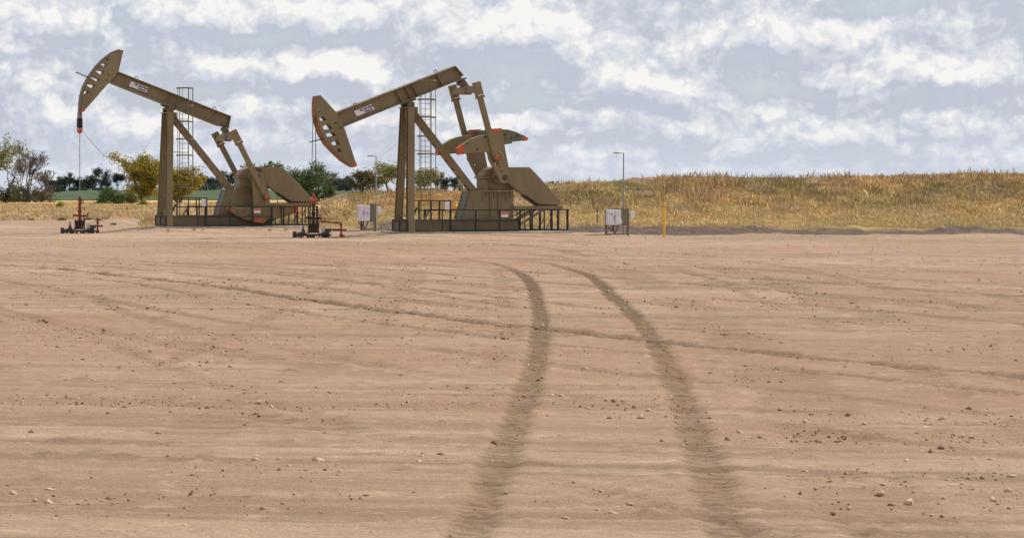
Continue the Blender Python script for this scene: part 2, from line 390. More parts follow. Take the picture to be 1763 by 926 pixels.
# ------------------------------------------------------------------ ground sheet
xs = np.concatenate([-np.geomspace(1600, 26, 60), np.arange(-25, 50, .085), np.geomspace(51, 1600, 60)])
ys = np.concatenate([np.linspace(-200, 8, 12), np.geomspace(9, 215, 1150), np.geomspace(217, 1200, 160), np.geomspace(1260, 2400, 10)])
XX, YY = np.meshgrid(xs, ys)
ZZ = height(XX, YY)
trk = np.zeros_like(XX)
core = (XX > -26) & (XX < 50) & (YY > 5) & (YY < 215)
xc, yc = XX[core], YY[core]; zc = ZZ[core]; tc_ = np.zeros_like(xc)
edge = fbm(xc * 2.6, yc * 2.0, 3) * .09
for pts, hw, dk, dp in TRACKS:
    m_ = (xc > pts[:, 0].min() - 1.5) & (xc < pts[:, 0].max() + 1.5) & (yc > pts[:, 1].min() - 1.5) & (yc < pts[:, 1].max() + 1.5)
    X_, Y_ = xc[m_], yc[m_]
    d, al = seg_dist(X_, Y_, pts); d = np.abs(d + edge[m_] * min(1, hw * 4))
    wob = hw * (1 + (.35 if dk < .99 else .10) * vn(X_ * .9, Y_ * .9) * 2)
    if hw < .2 and dk > .99: fade = sm(Y_, 112, 78)
    elif dk > .8: fade = .88 + .12 * sm(fbm(X_ * .5, Y_ * .22, 2), -.3, .2)
    else: fade = sm(fbm(X_ * .4, Y_ * .2, 2), -.5, .2)
    k = (1 - sm(d, wob * .85, wob * 1.1)) * fade
    lug = sm(np.sin((al + d * .9) * 2 * np.pi / .30), -.2, .5)
    near = sm(Y_, 70, 40) * (hw < .3)
    tc_[m_] = np.maximum(tc_[m_], k * dk * (.62 + .38 * sm(Y_, 18, 60)) * (1 - .35 * near * lug))
    zc[m_] = zc[m_] - k * dp * (1 - .4 * near * lug) + np.exp(-((d - wob * 1.35) / (wob * .35)) ** 2) * dp * .8 * fade * (.6 + 1.2 * np.abs(vn(X_ * 3, Y_ * 3)))
# rutted surface: long low ridges roughly along x, little clods
rut = vn(xc * .12 + 3, (yc + xc * .32) * 1.6) * .018 + vn(xc * .3, (yc - xc * .1) * .9) * .02
clod = np.maximum(0, fbm(xc * 4.2, yc * 2.4, 3) - .28) * .10 * (yc < 190)
zc = zc + rut + clod
ZZ[core] = zc; trk[core] = tc_
ridge = sm(YY, 30, 10)
pe = pad_edge(XX) + fbm(XX * .35, YY * .2, 3) * 5
grass = sm(YY, pe + 2.5, pe + 7) ; rightw = sm(XX, -6, 0)
grass = np.where(XX > -5, sm(YY, pe + 3, pe + 8), grass)
soil = sm(YY, pe - 1.2, pe + .4) * (.35 + .65 * rightw)
damp = sm(vn(XX * .05 + 9, YY * .03) * .6 + fbm(XX * .12, (YY + XX * .35) * .35, 4) * .8, -.25, .35) * sm(YY, 136, 120)
me = bpy.data.meshes.new('ground')
ny, nx = XX.shape
me.vertices.add(nx * ny); me.vertices.foreach_set('co', np.stack([XX, YY, ZZ], -1).astype(np.float32).ravel())
i0 = (np.arange(ny - 1)[:, None] * nx + np.arange(nx - 1)[None, :]).ravel()
quads = np.stack([i0, i0 + 1, i0 + nx + 1, i0 + nx], -1).astype(np.int32)
me.loops.add(quads.size); me.loops.foreach_set('vertex_index', quads.ravel())
me.polygons.add(len(quads)); me.polygons.foreach_set('loop_start', np.arange(0, quads.size, 4, dtype=np.int32))
me.polygons.foreach_set('use_smooth', np.ones(len(quads), bool))
me.update(calc_edges=True)
ca = me.color_attributes.new('Mask', 'FLOAT_COLOR', 'POINT')
ca.data.foreach_set('color', np.stack([grass, soil, trk, damp], -1).astype(np.float32).ravel())
m, tr, b = base_mat('dirt_and_gravel')
geo = N(tr, 'ShaderNodeNewGeometry').outputs['Position']
msk = N(tr, 'ShaderNodeVertexColor'); msk.layer_name = 'Mask'
sp = N(tr, 'ShaderNodeSeparateColor'); tr.links.new(msk.outputs[0], sp.inputs[0])
big = noise(tr, vmath(tr, 'MULTIPLY', geo, (.06, .045, 0)), 1, 5, .6)
rot_ = N(tr, 'ShaderNodeVectorRotate', rotation_type='Z_AXIS'); tr.links.new(geo, rot_.inputs['Vector']); rot_.inputs['Angle'].default_value = R(11)
rv = rot_.outputs[0]
stre = noise(tr, vmath(tr, 'MULTIPLY', rv, (.07, .85, 0)), 1.2, 8, .68)
stre2 = noise(tr, vmath(tr, 'MULTIPLY', geo, (.45, 1.5, 0)), 1.3, 8, .74)
fine = noise(tr, geo, 2.6, 8, .72)
grain = noise(tr, geo, 24, 5, .75)
c = mixc(tr, mapr(tr, big, .38, .62), (.31, .215, .145), (.47, .335, .23))
c = mixc(tr, mapr(tr, stre, .47, .58, 0, .8), c, (.24, .16, .105))
c = mixc(tr, mapr(tr, stre2, .52, .66, 0, .55), c, (.24, .155, .10))
c = mixc(tr, mapr(tr, stre2, .44, .34, 0, .5), c, (.62, .46, .33))
c = mixc(tr, mathn(tr, 'MULTIPLY', msk.outputs[1], .7), c, (.34, .21, .135))
c = mixc(tr, mapr(tr, fine, .56, .72, 0, .4), c, (.26, .17, .105))
c = mixc(tr, mapr(tr, fine, .46, .34, 0, .4), c, (.60, .44, .31))
c = mixc(tr, mapr(tr, grain, .54, .66, 0, .6), c, (.17, .11, .072))
c = mixc(tr, mapr(tr, grain, .40, .30, 0, .5), c, (.60, .48, .37))
wt_ = N(tr, 'ShaderNodeTexWave', wave_type='BANDS', bands_direction='DIAGONAL'); wt_.inputs['Scale'].default_value = 2.2; wt_.inputs['Distortion'].default_value = 3.0; wt_.inputs['Detail'].default_value = 3
tr.links.new(geo, wt_.inputs['Vector'])
tk = mathn(tr, 'MULTIPLY', sp.outputs[2], mapr(tr, noise(tr, geo, 5, 6, .7), .3, .55, .70, .97))
tk = mathn(tr, 'MULTIPLY', tk, mapr(tr, wt_.outputs[1], .1, .6, .62, 1.0))
c = mixc(tr, tk, c, (.105, .066, .034))
soilc = mixc(tr, mapr(tr, fine, .35, .62), (.165, .12, .092), (.07, .05, .04))
c = mixc(tr, sp.outputs[1], c, soilc)
grc = mixc(tr, mapr(tr, noise(tr, geo, .35, 6, .6), .35, .65), (.42, .28, .11), (.28, .21, .075))
c = mixc(tr, sp.outputs[0], c, grc)
tr.links.new(c, b.inputs['Base Color']); b.inputs['Roughness'].default_value = .95; b.inputs['Specular IOR Level'].default_value = .15
bmp = N(tr, 'ShaderNodeBump'); bmp.inputs['Strength'].default_value = .9; bmp.inputs['Distance'].default_value = .08
hh = mathn(tr, 'ADD', mathn(tr, 'MULTIPLY', fine, .8), mathn(tr, 'MULTIPLY', grain, .25))
tr.links.new(hh, bmp.inputs['Height']); tr.links.new(bmp.outputs[0], b.inputs['Normal'])
me.materials.append(m)
ground = bpy.data.objects.new('ground', me); C.objects.link(ground); tag(ground, kind='structure')

def sheet(name, xr, yr, nx_, ny_, m, lift, fn=None):
    a = np.linspace(*xr, nx_); b_ = np.geomspace(*yr, ny_); A, B = np.meshgrid(a, b_)
    if fn: A = fn(A, B)
    Z = height(A, B) + lift
    mb = MB(); mb.v = [tuple(p) for p in np.stack([A, B, Z], -1).reshape(-1, 3)]
    mb.f = [(j * nx_ + i, j * nx_ + i + 1, (j + 1) * nx_ + i + 1, (j + 1) * nx_ + i) for j in range(ny_ - 1) for i in range(nx_ - 1)]
    return tag(mb.build(name, m), kind='structure')
def field_mat(name, a, b_, sc, stripes=True):
    m, tr, bs = base_mat(name); geo = N(tr, 'ShaderNodeNewGeometry').outputs['Position']
    n = noise(tr, vmath(tr, 'MULTIPLY', geo, (.05, .01, 0)), sc, 6, .6)
    tr.links.new(mixc(tr, mapr(tr, n, .35, .65), a, b_), bs.inputs['Base Color']); bs.inputs['Roughness'].default_value = 1
    bs.inputs['Specular IOR Level'].default_value = .05
    return m
sheet('crop_field', (-1, 1), (545, 935), 40, 40, field_mat('green_crop', (.065, .10, .055), (.085, .12, .065), 3), .35,
      lambda A, B: -93 * B / 900 * .82 + 42 + A * 62)
sheet('stubble_field', (-140, 20), (440, 543), 30, 8, field_mat('golden_stubble', (.60, .40, .16), (.52, .36, .16), 3), .22)

# ------------------------------------------------------------------ blades mesh (dry grass)
def blades(name, x, y, h, w, col, lean=.35, lift=0.0):
    n = len(x); z = height(x, y) + lift
    ang = rng.random(n) * np.pi; dx = np.cos(ang) * w; dy = np.sin(ang) * w
    lx = rng.normal(0, lean, n) * h; ly = rng.normal(0, lean, n) * h
    v = np.empty((n, 4, 3)); base = np.stack([x, y, z - .03], -1)
    v[:, 0] = base - np.stack([dx, dy, 0 * x], -1); v[:, 1] = base + np.stack([dx, dy, 0 * x], -1)
    mid = base + np.stack([lx * .35 + dx * .9, ly * .35 + dy * .9, h * .62], -1)
    v[:, 2] = mid; v[:, 3] = base + np.stack([lx, ly, h], -1)
    me = bpy.data.meshes.new(name); me.vertices.add(n * 4); me.vertices.foreach_set('co', v.astype(np.float32).ravel())
    q = (np.arange(n)[:, None] * 4 + np.array([0, 1, 2, 3])).astype(np.int32)
    me.loops.add(n * 4); me.loops.foreach_set('vertex_index', q.ravel()); me.polygons.add(n)
    me.polygons.foreach_set('loop_start', np.arange(0, n * 4, 4, dtype=np.int32)); me.update(calc_edges=True)
    c4 = np.ones((n, 4, 4)); c4[:, :, :3] = col[:, None, :]
    a = me.color_attributes.new('Col', 'FLOAT_COLOR', 'POINT'); a.data.foreach_set('color', c4.astype(np.float32).ravel())
    me.materials.append(GRASSM); o = bpy.data.objects.new(name, me); C.objects.link(o)
    return o
PAL = np.array([(.80, .56, .26), (.68, .40, .12), (.56, .27, .075), (.34, .28, .07), (.68, .48, .34), (.17, .15, .045)])
def grasscol(x, y, wts):
    n = len(x); W = np.tile(np.array(wts, float), (n, 1))
    p = fbm(x * .22, y * .16, 3); p2 = fbm(x * .5 + 40, y * .35, 3)
    W[:, 2] *= np.exp(p * 4); W[:, 3] *= np.exp(-p * 4); W[:, 4] *= np.exp(p2 * 5); W[:, 0] *= np.exp(-p2 * 4); W[:, 5] *= np.exp(-p * 5 + p2 * 2)
    W /= W.sum(1, keepdims=True); cs = W.cumsum(1); r = rng.random(n)[:, None]
    idx = (r > cs).sum(1).clip(0, len(PAL) - 1)
    return (PAL[idx] * .45 + (W @ PAL) * .55) * rng.uniform(.88, 1.12, (n, 1)) * (1 + .7 * fbm(x * 1.1, y * .5, 3))[:, None]
# bank on the right
n = 620000
x = rng.uniform(-7, 50, n); y = rng.uniform(160, 197, n)
e = pad_edge(x) + fbm(x * .35, y * .2, 3) * 5
keep = (y > e + 4.2 + rng.normal(0, 1.5, n) + fbm(x * .8, y * .2, 2) * 3); x, y, e = x[keep], y[keep], e[keep]
up = sm(y, e + 4, 190)
hb = rng.uniform(.07, .20, len(x)) * (1 + .5 * up) * np.where(rng.random(len(x)) < .02, 1.8, 1) * (1 + .5 * fbm(x * .3, y * .3, 2)) * (.75 + .25 * sm(x, 5, 25))
col = grasscol(x, y, (.26, .28, .17, .28, .18, .10))
low = (rng.random(len(x)) > up * 1.3); col[low] = col[low] * .45 + PAL[0] * .62
tag(blades('bank_grass', x, y, hb, rng.uniform(.007, .013, len(x)), col, .28), 'tall golden dry grass covering the bank behind the pad', 'grass', kind='stuff')
# tall thin weed stalks
n = 22000
x = rng.uniform(-4, 50, n); y = rng.uniform(172, 196, n); k = fbm(x * .45, y * .3, 3) > .12
x, y = x[k], y[k]
col = np.where(rng.random((len(x), 1)) < .5, np.array([[.45, .28, .16]]), np.array([[.60, .40, .16]])) * rng.uniform(.7, 1.1, (len(x), 1))
tag(blades('weed_stalks', x, y, rng.uniform(.35, .8, len(x)) * rng.uniform(.6, 1.1, len(x)), np.full(len(x), .004), col, .16), 'thin brown weed stalks rising above the bank grass', 'weeds', kind='stuff')
# flat meadow on the left
n = 320000
y = 176 * (520 / 176.) ** (rng.random(n) ** 1.0); x = rng.uniform(-.125, .0, n) * y * 1.03
e = pad_edge(x) + fbm(x * .35, y * .2, 3) * 5
k = (y > e + 3 + rng.normal(0, 1, n)); x, y = x[k], y[k]
hb = rng.uniform(.12, .34, len(x)) * (1 + .6 * fbm(x * .2, y * .1, 2))
col = grasscol(x, y, (.55, .28, .10, .08, .2, .02))
tag(blades('meadow_grass', x, y, hb, rng.uniform(.010, .02, len(x)) * (y / 230), col), 'pale straw coloured grass of the flat meadow at left', 'grass', kind='stuff')

# ------------------------------------------------------------------ gravel
def stones(name, n, label):
    Y = 17 * (165 / 17.) ** (rng.random(n) ** .8); X = (rng.uniform(-680, 1250, n)) * Y / F
    keep = (fbm(X * .45, Y * .25, 3) + rng.normal(0, .22, n)) > .12; X, Y = X[keep], Y[keep]; n = len(X)
    s = rng.lognormal(math.log(.0042), .85, n) * (1 + Y / 90); s = np.minimum(s, .045)
    Z = height(X, Y) - s * .1
    oc = np.array([(1, 0, 0), (0, 1, 0), (-1, 0, 0), (0, -1, 0), (0, 0, .7), (0, 0, -.7)], float)
    f = np.array([(0, 1, 4), (1, 2, 4), (2, 3, 4), (3, 0, 4), (1, 0, 5), (2, 1, 5), (3, 2, 5), (0, 3, 5)])
    an = rng.random(n) * 6.28; ca_, sa_ = np.cos(an), np.sin(an)
    sc = s[:, None] * rng.uniform(.6, 1.4, (n, 3))
    v = oc[None] * sc[:, None, :] + rng.normal(0, .2, (n, 6, 3)) * s[:, None, None]
    vx = v[..., 0] * ca_[:, None] - v[..., 1] * sa_[:, None]; vy = v[..., 0] * sa_[:, None] + v[..., 1] * ca_[:, None]
    v = np.stack([vx + X[:, None], vy + Y[:, None], v[..., 2] + Z[:, None]], -1)
    me = bpy.data.meshes.new(name); me.vertices.add(n * 6); me.vertices.foreach_set('co', v.astype(np.float32).ravel())
    q = (np.arange(n)[:, None, None] * 6 + f[None]).astype(np.int32)
    me.loops.add(n * 24); me.loops.foreach_set('vertex_index', q.ravel()); me.polygons.add(n * 8)
    me.polygons.foreach_set('loop_start', np.arange(0, n * 24, 3, dtype=np.int32)); me.update(calc_edges=True)
    base = np.array([(.46, .31, .21), (.36, .24, .15), (.50, .38, .28), (.28, .18, .12)])[rng.integers(0, 4, n)] * rng.uniform(.7, 1.15, (n, 1))
    c4 = np.ones((n, 6, 4)); c4[:, :, :3] = base[:, None, :]
    a = me.color_attributes.new('Col', 'FLOAT_COLOR', 'POINT'); a.data.foreach_set('color', c4.astype(np.float32).ravel())
    me.materials.append(STONEM); o = bpy.data.objects.new(name, me); C.objects.link(o)
    return tag(o, label, 'gravel', kind='stuff')
stones('gravel', 100000, 'loose tan gravel and clods scattered over the dirt pad')

# ------------------------------------------------------------------ pump jacks
def px(j, u, v, ly):
    k = (u - U0) / F; ca_, sa_ = math.cos(j['a']), math.sin(j['a'])
    lx = (k * (j['Y'] + ly * ca_) - j['X'] + ly * sa_) / (ca_ - k * sa_)
    Y = j['Y'] + lx * sa_ + ly * ca_
    return lx, CH - (v - V0) / F * Y - j['Z']
def poly(j, pts, ly): return [px(j, u, v, ly) for u, v in pts]
def p3(j, u, v, ly): x_, z_ = px(j, u, v, ly); return Vector((x_, ly, z_))
def crop(pts, s, ox, oy): return [(ox + a / s, oy + b_ / s) for a, b_ in pts]

def circle2(c, r, n=20): return [(c[0] + r * math.cos(2 * math.pi * i / n), c[1] + r * math.sin(2 * math.pi * i / n)) for i in range(n)]

def pumpjack(j, D, label, slab_label):
    root = thing('pump_jack', label, 'pump jack', (j['X'], j['Y'], j['Z']), j['a'], 'pump jacks on the dirt pad')
    r = JR                                     # fixed frame is measured once
    SK = .93
    # ---- skid
    x0, z0 = px(r, 701, 398.5, -SK); x1, zt = px(r, 893, 379, -SK); zt = px(r, 760, 379, -SK)[1]
    z0 = 0.0
    mb = MB()
    for s in (-1, 1):
        yo = s * SK; yi = s * (SK - .04)
        mb.box(((x0 + x1) / 2, s * (SK - .06), (z0 + zt) / 2), (x1 - x0, .03, zt - z0 - .08))
        for z in (z0 + .02, zt - .02): mb.box(((x0 + x1) / 2, s * (SK - .13), z), (x1 - x0, .26, .04))
    mb.box((x0 + .016, 0, (z0 + zt) / 2), (.03, SK * 2 - .02, zt - z0 - .1))
    mb.box((x1 - .016, 0, (z0 + zt) / 2), (.03, SK * 2 - .02, zt - z0 - .1))
    mb.box(((x0 + x1) / 2, 0, zt - .09), (x1 - x0 - .1, SK * 2 - .36, .03))
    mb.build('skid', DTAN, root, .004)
    eb = MB()
    for xx in (x0 - .02, x1 + .02):
        for (cy, cz, dy, dz) in ((0, zt + .0, 2 * SK, .07), (0, .035, 2 * SK, .07), (-SK + .035, zt / 2, .07, zt - .075), (SK - .035, zt / 2, .07, zt - .075), (0, zt / 2, .06, zt - .075)):
            eb.box((xx, cy, cz), (.05, dy, dz))
    eb.build_each('skid_end_frame', BLK, root, per=5)
    db = MB(); db.box((x0 + 2.6, 0, zt + .016), (2.9, 1.5, .025)); db.build('deck_plate', BLK, root)
    # ---- samson post
    hb_, ht_ = .75, .40
    zc = px(r, 706, 186, -ht_)[1]
    for s in (-1, 1):
        if s < 0: b0 = px(r, 706.2, 379, -hb_)[0]; t0 = px(r, 706.8, 186, -ht_)[0]
        bx, tx = b0, t0
        A = Vector((bx, s * hb_, zt)); B = Vector((tx, s * ht_, zc)); ax = (B - A).normalized()
        lg = MB(); w = .36
        lat = Vector((0, 1, 0)); lat = (lat - ax * lat.dot(ax)).normalized(); fx = lat.cross(ax).normalized()
        def strip(off, wx, wl):                # box following the leg axis
            vs = []
            for p in (A, B):
                for (i, k) in ((-1, -1), (1, -1), (1, 1), (-1, 1)):
                    vs.append(p + off + fx * (i * wx / 2) + lat * (k * wl / 2))
            lg.add(vs, [(3, 2, 1, 0), (4, 5, 6, 7), (0, 1, 5, 4), (1, 2, 6, 5), (2, 3, 7, 6), (3, 0, 4, 7)])
        strip(lat * (-.13), w, .03); strip(lat * (.13), w, .03); strip(Vector((0, 0, 0)), .03, .228)
        leg = lg.build('post_leg', TAN, root, .004)
        ft = MB(); ft.box((bx, s * (SK - .02), zt / 2 + .01), (.36, .12, zt + .04)); ft.box((bx, s * hb_, zt + .03), (.5, .36, .045))
        ft.build('leg_foot', TAN, root, .006)
    cb = MB()
    for f_ in (.04, .20, .38, .58, .8):
        y_ = hb_ + (ht_ - hb_) * f_; x_ = b0 + (t0 - b0) * f_; z_ = zt + (zc - zt) * f_
        cb.box((x_, 0, z_), (.06, 2 * y_ - .25, .07))
    cb.build_each('cross_brace', TAN, root)
    cap = MB(); cap.box((t0 + .05, 0, zc + .02), (.62, 1.1, .05)); cap.box((t0 + .15, 0, zc - .28), (.42, .5, .5))
    cap.box((t0 + .12, -.33, zc - .14), (.62, .03, .26)); cap.box((t0 + .12, .33, zc - .14), (.62, .03, .26))
    cap.build('post_cap', TAN, root, .006)
    # rear brace
    a0 = p3(r, 709, 190, -.16); a1 = p3(r, 817, 330, -.16); a0.y = a1.y = 0
    br = MB(); d = (a1 - a0).normalized(); br.bar(a0 - d * .1, a1 + d * .05, .30, .46, (0, 1, 0)); br.build('rear_brace', TAN, root, .01)
    bb = MB(); nrm = Vector((-d.z, 0, d.x))
    if nrm.z > 0: nrm = -nrm
    for k in range(9):
        pp = a0 + (a1 - a0) * (.1 + .1 * k)
        bb.box(pp + nrm * .16, (.12, .2, .03), Matrix.Rotation(math.atan2(-d.z, d.x), 3, 'Y'))
    bb.build_each('brace_clip', DTAN, root)
    # ---- pedestal
    PH = .55
    pp = poly(r, [(812, 329), (884, 329), (884, 378.9), (797, 378.9)], -PH); pp[2] = (pp[2][0], zt + .002); pp[3] = (pp[3][0], zt + .002)
    ped = MB(); ped.prism(pp, -PH, PH)
    pe_ = ped.build('gearbox_pedestal', TAN, root, .01)
    ribs = MB()
    for (uu, v0_, v1_) in ((831, 331, 347), (844, 331, 371), (858, 331, 371), (838, 331, 340), (851, 331, 340), (865, 331, 340), (872, 331, 347), (878, 331, 341)):
        q0 = px(r, uu, v0_, -PH - .04); q1 = px(r, uu, v1_, -PH - .04)
        ribs.box((q0[0], -PH - .035, (q0[1] + q1[1]) / 2), (.03, .07, q0[1] - q1[1]))
    q0 = px(r, 832, 329.5, -PH - .1); q1 = px(r, 884, 329.5, -PH - .1)
    ribs.box(((q0[0] + q1[0]) / 2, 0, q0[1]), (q1[0] - q0[0], PH * 2 + .22, .05))
    q = px(r, 817, 350, -PH - .02); ribs.box((q[0], -PH - .012, q[1]), (.05, .025, .2))
    ribs.build_each('stiffener_rib', TAN, pe_)
    # perforated sloping end plate
    A = Vector((pp[0][0] - .03, 0, pp[0][1])); B = Vector((pp[3][0] - .03, 0, pp[3][1])); L = (A - B).length; ax = (A - B).normalized()
    hol = []
    for k in range(7):
        yy = L * (.1 + .135 * k)
        hol += [circle2((-.36, yy), .075, 12), circle2((.36, yy), .075, 12)]
    pl = holed_prism([(-PH, 0), (PH, 0), (PH, L), (-PH, L)], hol, -.012, .012)
    ang = math.atan2(ax.x, ax.z)
    M = Matrix.Translation(B) @ Matrix.Rotation(ang, 4, 'Y') @ Matrix.Rotation(R(90), 4, 'Z')
    pl.v = [tuple(M @ Vector(v)) for v in pl.v]
    pl.build('end_plate', PALE, root)
    bk = MB(); bk.bar(B + Vector((.035, 0, 0)) + ax * .02, A + Vector((.035, 0, 0)) - ax * .02, PH * 2 - .08, .02, (0, 0, 1)) ; bk.build('end_plate_hole_shade', BLK, root)  # black sheet added so the plate's holes look deep and shaded
    # ---- gearbox
    GH = .46
    sx, sz = px(r, 868, 306, -1.28)                       # crank shaft centre
    zp = pp[0][1] + .03
    xg0 = px(r, 833, 300, -GH)[0]; xg1 = px(r, 884, 300, -GH)[0]
    gb = MB()
    gb.prism([(xg0, zp), (xg1, zp), (xg1, sz - .05), (xg0, sz - .05)], -GH, GH)
    gearbox = gb.build('gearbox', TAN, root, .02)
    top = MB(); n_ = 12; prof = [(xg0 + .02, sz + .06)]
    for i in range(n_ + 1):
        a_ = math.pi - math.pi * .62 * i / n_
        prof.append(((xg0 + .95) + .93 * math.cos(a_), sz + .06 + .52 * math.sin(a_)))
    prof += [(xg1 - .02, sz + .50), (xg1 - .02, sz + .06)]
    top.prism(prof[1:], -GH + .03, GH - .03); top.build('gearbox_cover', TAN, gearbox, .03)
    fl = MB(); fl.box(((xg0 + xg1) / 2, 0, sz + .005), (xg1 - xg0 + .16, GH * 2 + .18, .10))
    for k in range(9): 
        for s in (-1, 1): fl.tube((xg0 + .1 + k * .19, s * (GH + .05), sz - .08), (xg0 + .1 + k * .19, s * (GH + .05), sz + .1), .02, seg=6)
    for k in range(9):
        for s in (-1, 1): fl.tube((xg0 + .1 + k * .17, s * (GH + .04), zp), (xg0 + .1 + k * .17, s * (GH + .04), zp + .09), .025, seg=6)
    fl.build('split_flange', TAN, gearbox)
    bs_ = MB()
    for s in (-1, 1): bs_.tube((sx, s * GH, sz), (sx, s * (GH + .22), sz), .34, .28, 20); bs_.box((sx - .45, s * (GH + .03), sz - .35), (.05, .06, .5), Matrix.Rotation(R(-15), 3, 'Y'))
    bs_.build_each('bearing_boss', TAN, gearbox, .01, True, per=2)
    sh = MB(); sh.tube((sx, -1.44, sz), (sx, 1.44, sz), .11, seg=16); sh.build('crank_shaft', STEEL, root, 0, True)
    # ---- cranks and weights: measured on the right jack, turned by D['turn']
    CY = 1.28
    wx, wz = px(r, 853, 272, -1.5)
    base_ang = math.atan2(wz - sz, wx - sx)
    dst = px(j, *D['wrist'], -1.5); turn = math.atan2(dst[1] - sz, dst[0] - sx) - base_ang
    Rc = math.hypot(wx - sx, wz - sz)
    ct, st_ = math.cos(turn), math.sin(turn)
    def rot(p): dx, dz = p[0] - sx, p[1] - sz; return (sx + dx * ct - dz * st_, sz + dx * st_ + dz * ct)
    def T(pts, ly): return [rot(p) for p in poly(r, pts, ly)]
    crank_px = [(836, 236), (845, 222.6), (864, 221.4), (870, 258), (877.6, 297), (877, 306), (871.6, 316), (863, 315), (855, 297), (843.5, 275), (842, 266), (838, 257)]
    lobeL = [(789.2, 254.6), (799, 247.5), (812, 239), (824, 234.5), (838, 232), (850, 232), (850, 262), (838, 262.3), (815, 263.8), (791, 266)]
    lobeR = [(855, 223.5), (868, 222.6), (878.8, 223), (893, 227.3), (905, 233), (912.5, 238), (911, 241.8), (886, 244.2), (885.5, 247.2), (869, 249.5), (855, 250)]
    hole = [rot(p) for p in circle2(px(r, 855.3, 283, -1.4), .07, 12)]
    hole2 = [rot(p) for p in circle2(px(r, 868.5, 311, -1.4), .06, 10)]
    for s in (-1, 1):
        cp = T(crank_px, -1.4)
        y0_, y1_ = (-1.40, -1.16) if s < 0 else (1.16, 1.40)
        cr_ = holed_prism(cp, [hole], y0_, y1_)
        cr_.build('crank', TAN, root, .008)
        rb = MB(); hub = rot((sx, sz)); yb = s * 1.40
        rb.tube((sx, yb, sz), (sx, yb - s * .1, sz), .17, seg=16)
        # raised rim round the wrist-pin boss; paler colour painted in as its highlight
        bx_ = rot(px(r, 857, 272, -1.4)); rb.torus((bx_[0], s * 1.40, bx_[1]), .31, .03, 18, 6, ang=(-1.3 + turn, 1.5 + turn), axis='Y')
        cb_ = MB(); cb_.v, cb_.f = rb.v[20 + 12:], [tuple(i - 32 for i in f) for f in rb.f if min(f) >= 32]; rb.v, rb.f = rb.v[:32], [f for f in rb.f if max(f) < 32]; rb.build('crank_boss', TAN, root, 0, True); cb_.build('pin_rim', mat('rim_highlight', (.30, .22, .12), .5), root, 0, True)
        for nm, pts, yy in (('outer', lobeL, 1.44), ('inner', lobeR, 1.14)):
            w_ = MB(); q_ = T(pts, -1.42); a_, b__ = sorted((s * yy, s * (yy - .32))) if nm == 'outer' else sorted((s * yy, s * (yy - .3)))
            if nm == 'inner': a_, b__ = sorted((s * 1.155, s * .86))
            if nm == 'outer': a_, b__ = sorted((s * 1.44, s * 1.10))
            ww = w_.prism(q_, a_, b__).build('counterweight', TAN2 if (nm == 'inner' and j is JR) else TAN, root, .02)
            # orange safety tip, a hair proud of the weight
            tips = {'outer': [(788.6, 255), (797.5, 248.2), (799, 265.8), (790.6, 266.6)], 'inner': [(905, 232.8), (913.2, 238), (911.5, 242.3), (905.6, 242.6)]}[nm]
            tp = MB().prism(T(tips, -1.42), a_ - .012, b__ + .012); tp.build('painted_tip', RED, ww)
            bo = MB()
            for (bu, bv) in ({'outer': [(804, 247), (821, 257.5), (834, 236)], 'inner': [(873, 232), (884, 238), (894, 233)]}[nm]):
                qq = rot(px(r, bu, bv, -1.42)); bo.tube((qq[0], s * (abs(a_ if s < 0 else b__)), qq[1]), (qq[0], s * (abs(a_ if s < 0 else b__) + .05), qq[1]), .04, seg=8)
            bo.build_each('weight_bolt', DRUST, ww)
        tp = MB().prism(T([(846, 222.1), (863.6, 221), (864.6, 227), (846, 227.8)], -1.4), y0_ - .012, y1_ + .012); tp.build('crank_end_stripe', RED, root)
        cl = MB(); qa = rot(px(r, 838, 257, -1.4))
        # ladder of hidden bolt heads along the crank
        for k in range(4):
            qq = rot((sx + (wx - sx) * (.35 + .2 * k) + .02, sz + (wz - sz) * (.35 + .2 * k))); cl.tube((qq[0], s * 1.40, qq[1]), (qq[0], s * 1.43, qq[1]), .035, seg=8)
        cl.build_each('crank_bolt', DRUST, root)
    wr = rot((wx, wz))
    # ---- beam
    BH = .25
    bp = poly(j, D['beam'], -BH)
    beam = MB().prism(bp, -.02, .02)
    ftop, rtop, rbot, fbot = [Vector((p[0], 0, p[1])) for p in (bp[0], bp[1], bp[-2], bp[-1])]
    e_ = (rtop - ftop).normalized(); nn = Vector((e_.z, 0, -e_.x)); nn = nn if nn.z < 0 else -nn
    def flange(mb_, a, b__, n_, th=.05, w_=BH):
        q_ = [a, b__, b__ + n_ * th, a + n_ * th]; mb_.prism([(p.x, p.z) for p in q_], -w_, w_)
    flange(beam, ftop - nn * .001, rtop - nn * .001, nn); eb2 = (rbot - fbot).normalized(); n2 = Vector((eb2.z, 0, -eb2.x)); n2 = n2 if n2.z > 0 else -n2
    flange(beam, fbot - n2 * .001, rbot + eb2 * .0 - n2 * .001, n2)
    beamo = beam.build('walking_beam', TAN, root, .004)
    dep = lambda f_: ((ftop + (rtop - ftop) * f_), (fbot + (rbot - fbot) * f_))
    sf = MB()
    for f_ in D['stiff']:
        a, b__ = dep(f_); vv = (b__ - a); 
        for s in (-1, 1): sf.bar(a + vv * .06 + Vector((0, s * .13, 0)), a + vv * .94 + Vector((0, s * .13, 0)), .22, .03, tuple(e_))
    cap_ = [bp[1], bp[2]] if len(bp) > 4 else [bp[1], bp[2]]
    a, b__ = Vector((bp[1][0], 0, bp[1][1])), Vector((bp[2][0], 0, bp[2][1]))
    sf.bar(a, b__, 2 * BH - .01, .04, tuple(e_))
    sf.build_each('web_stiffener', TAN, beamo)
    ey = MB()
    for (uu, vv_) in D['eyes']:
        q = px(j, uu, vv_, 0); ey.torus((q[0], 0, q[1]), .10, .022, 14, 6, ang=(-.4, math.pi + .4), axis='Y')
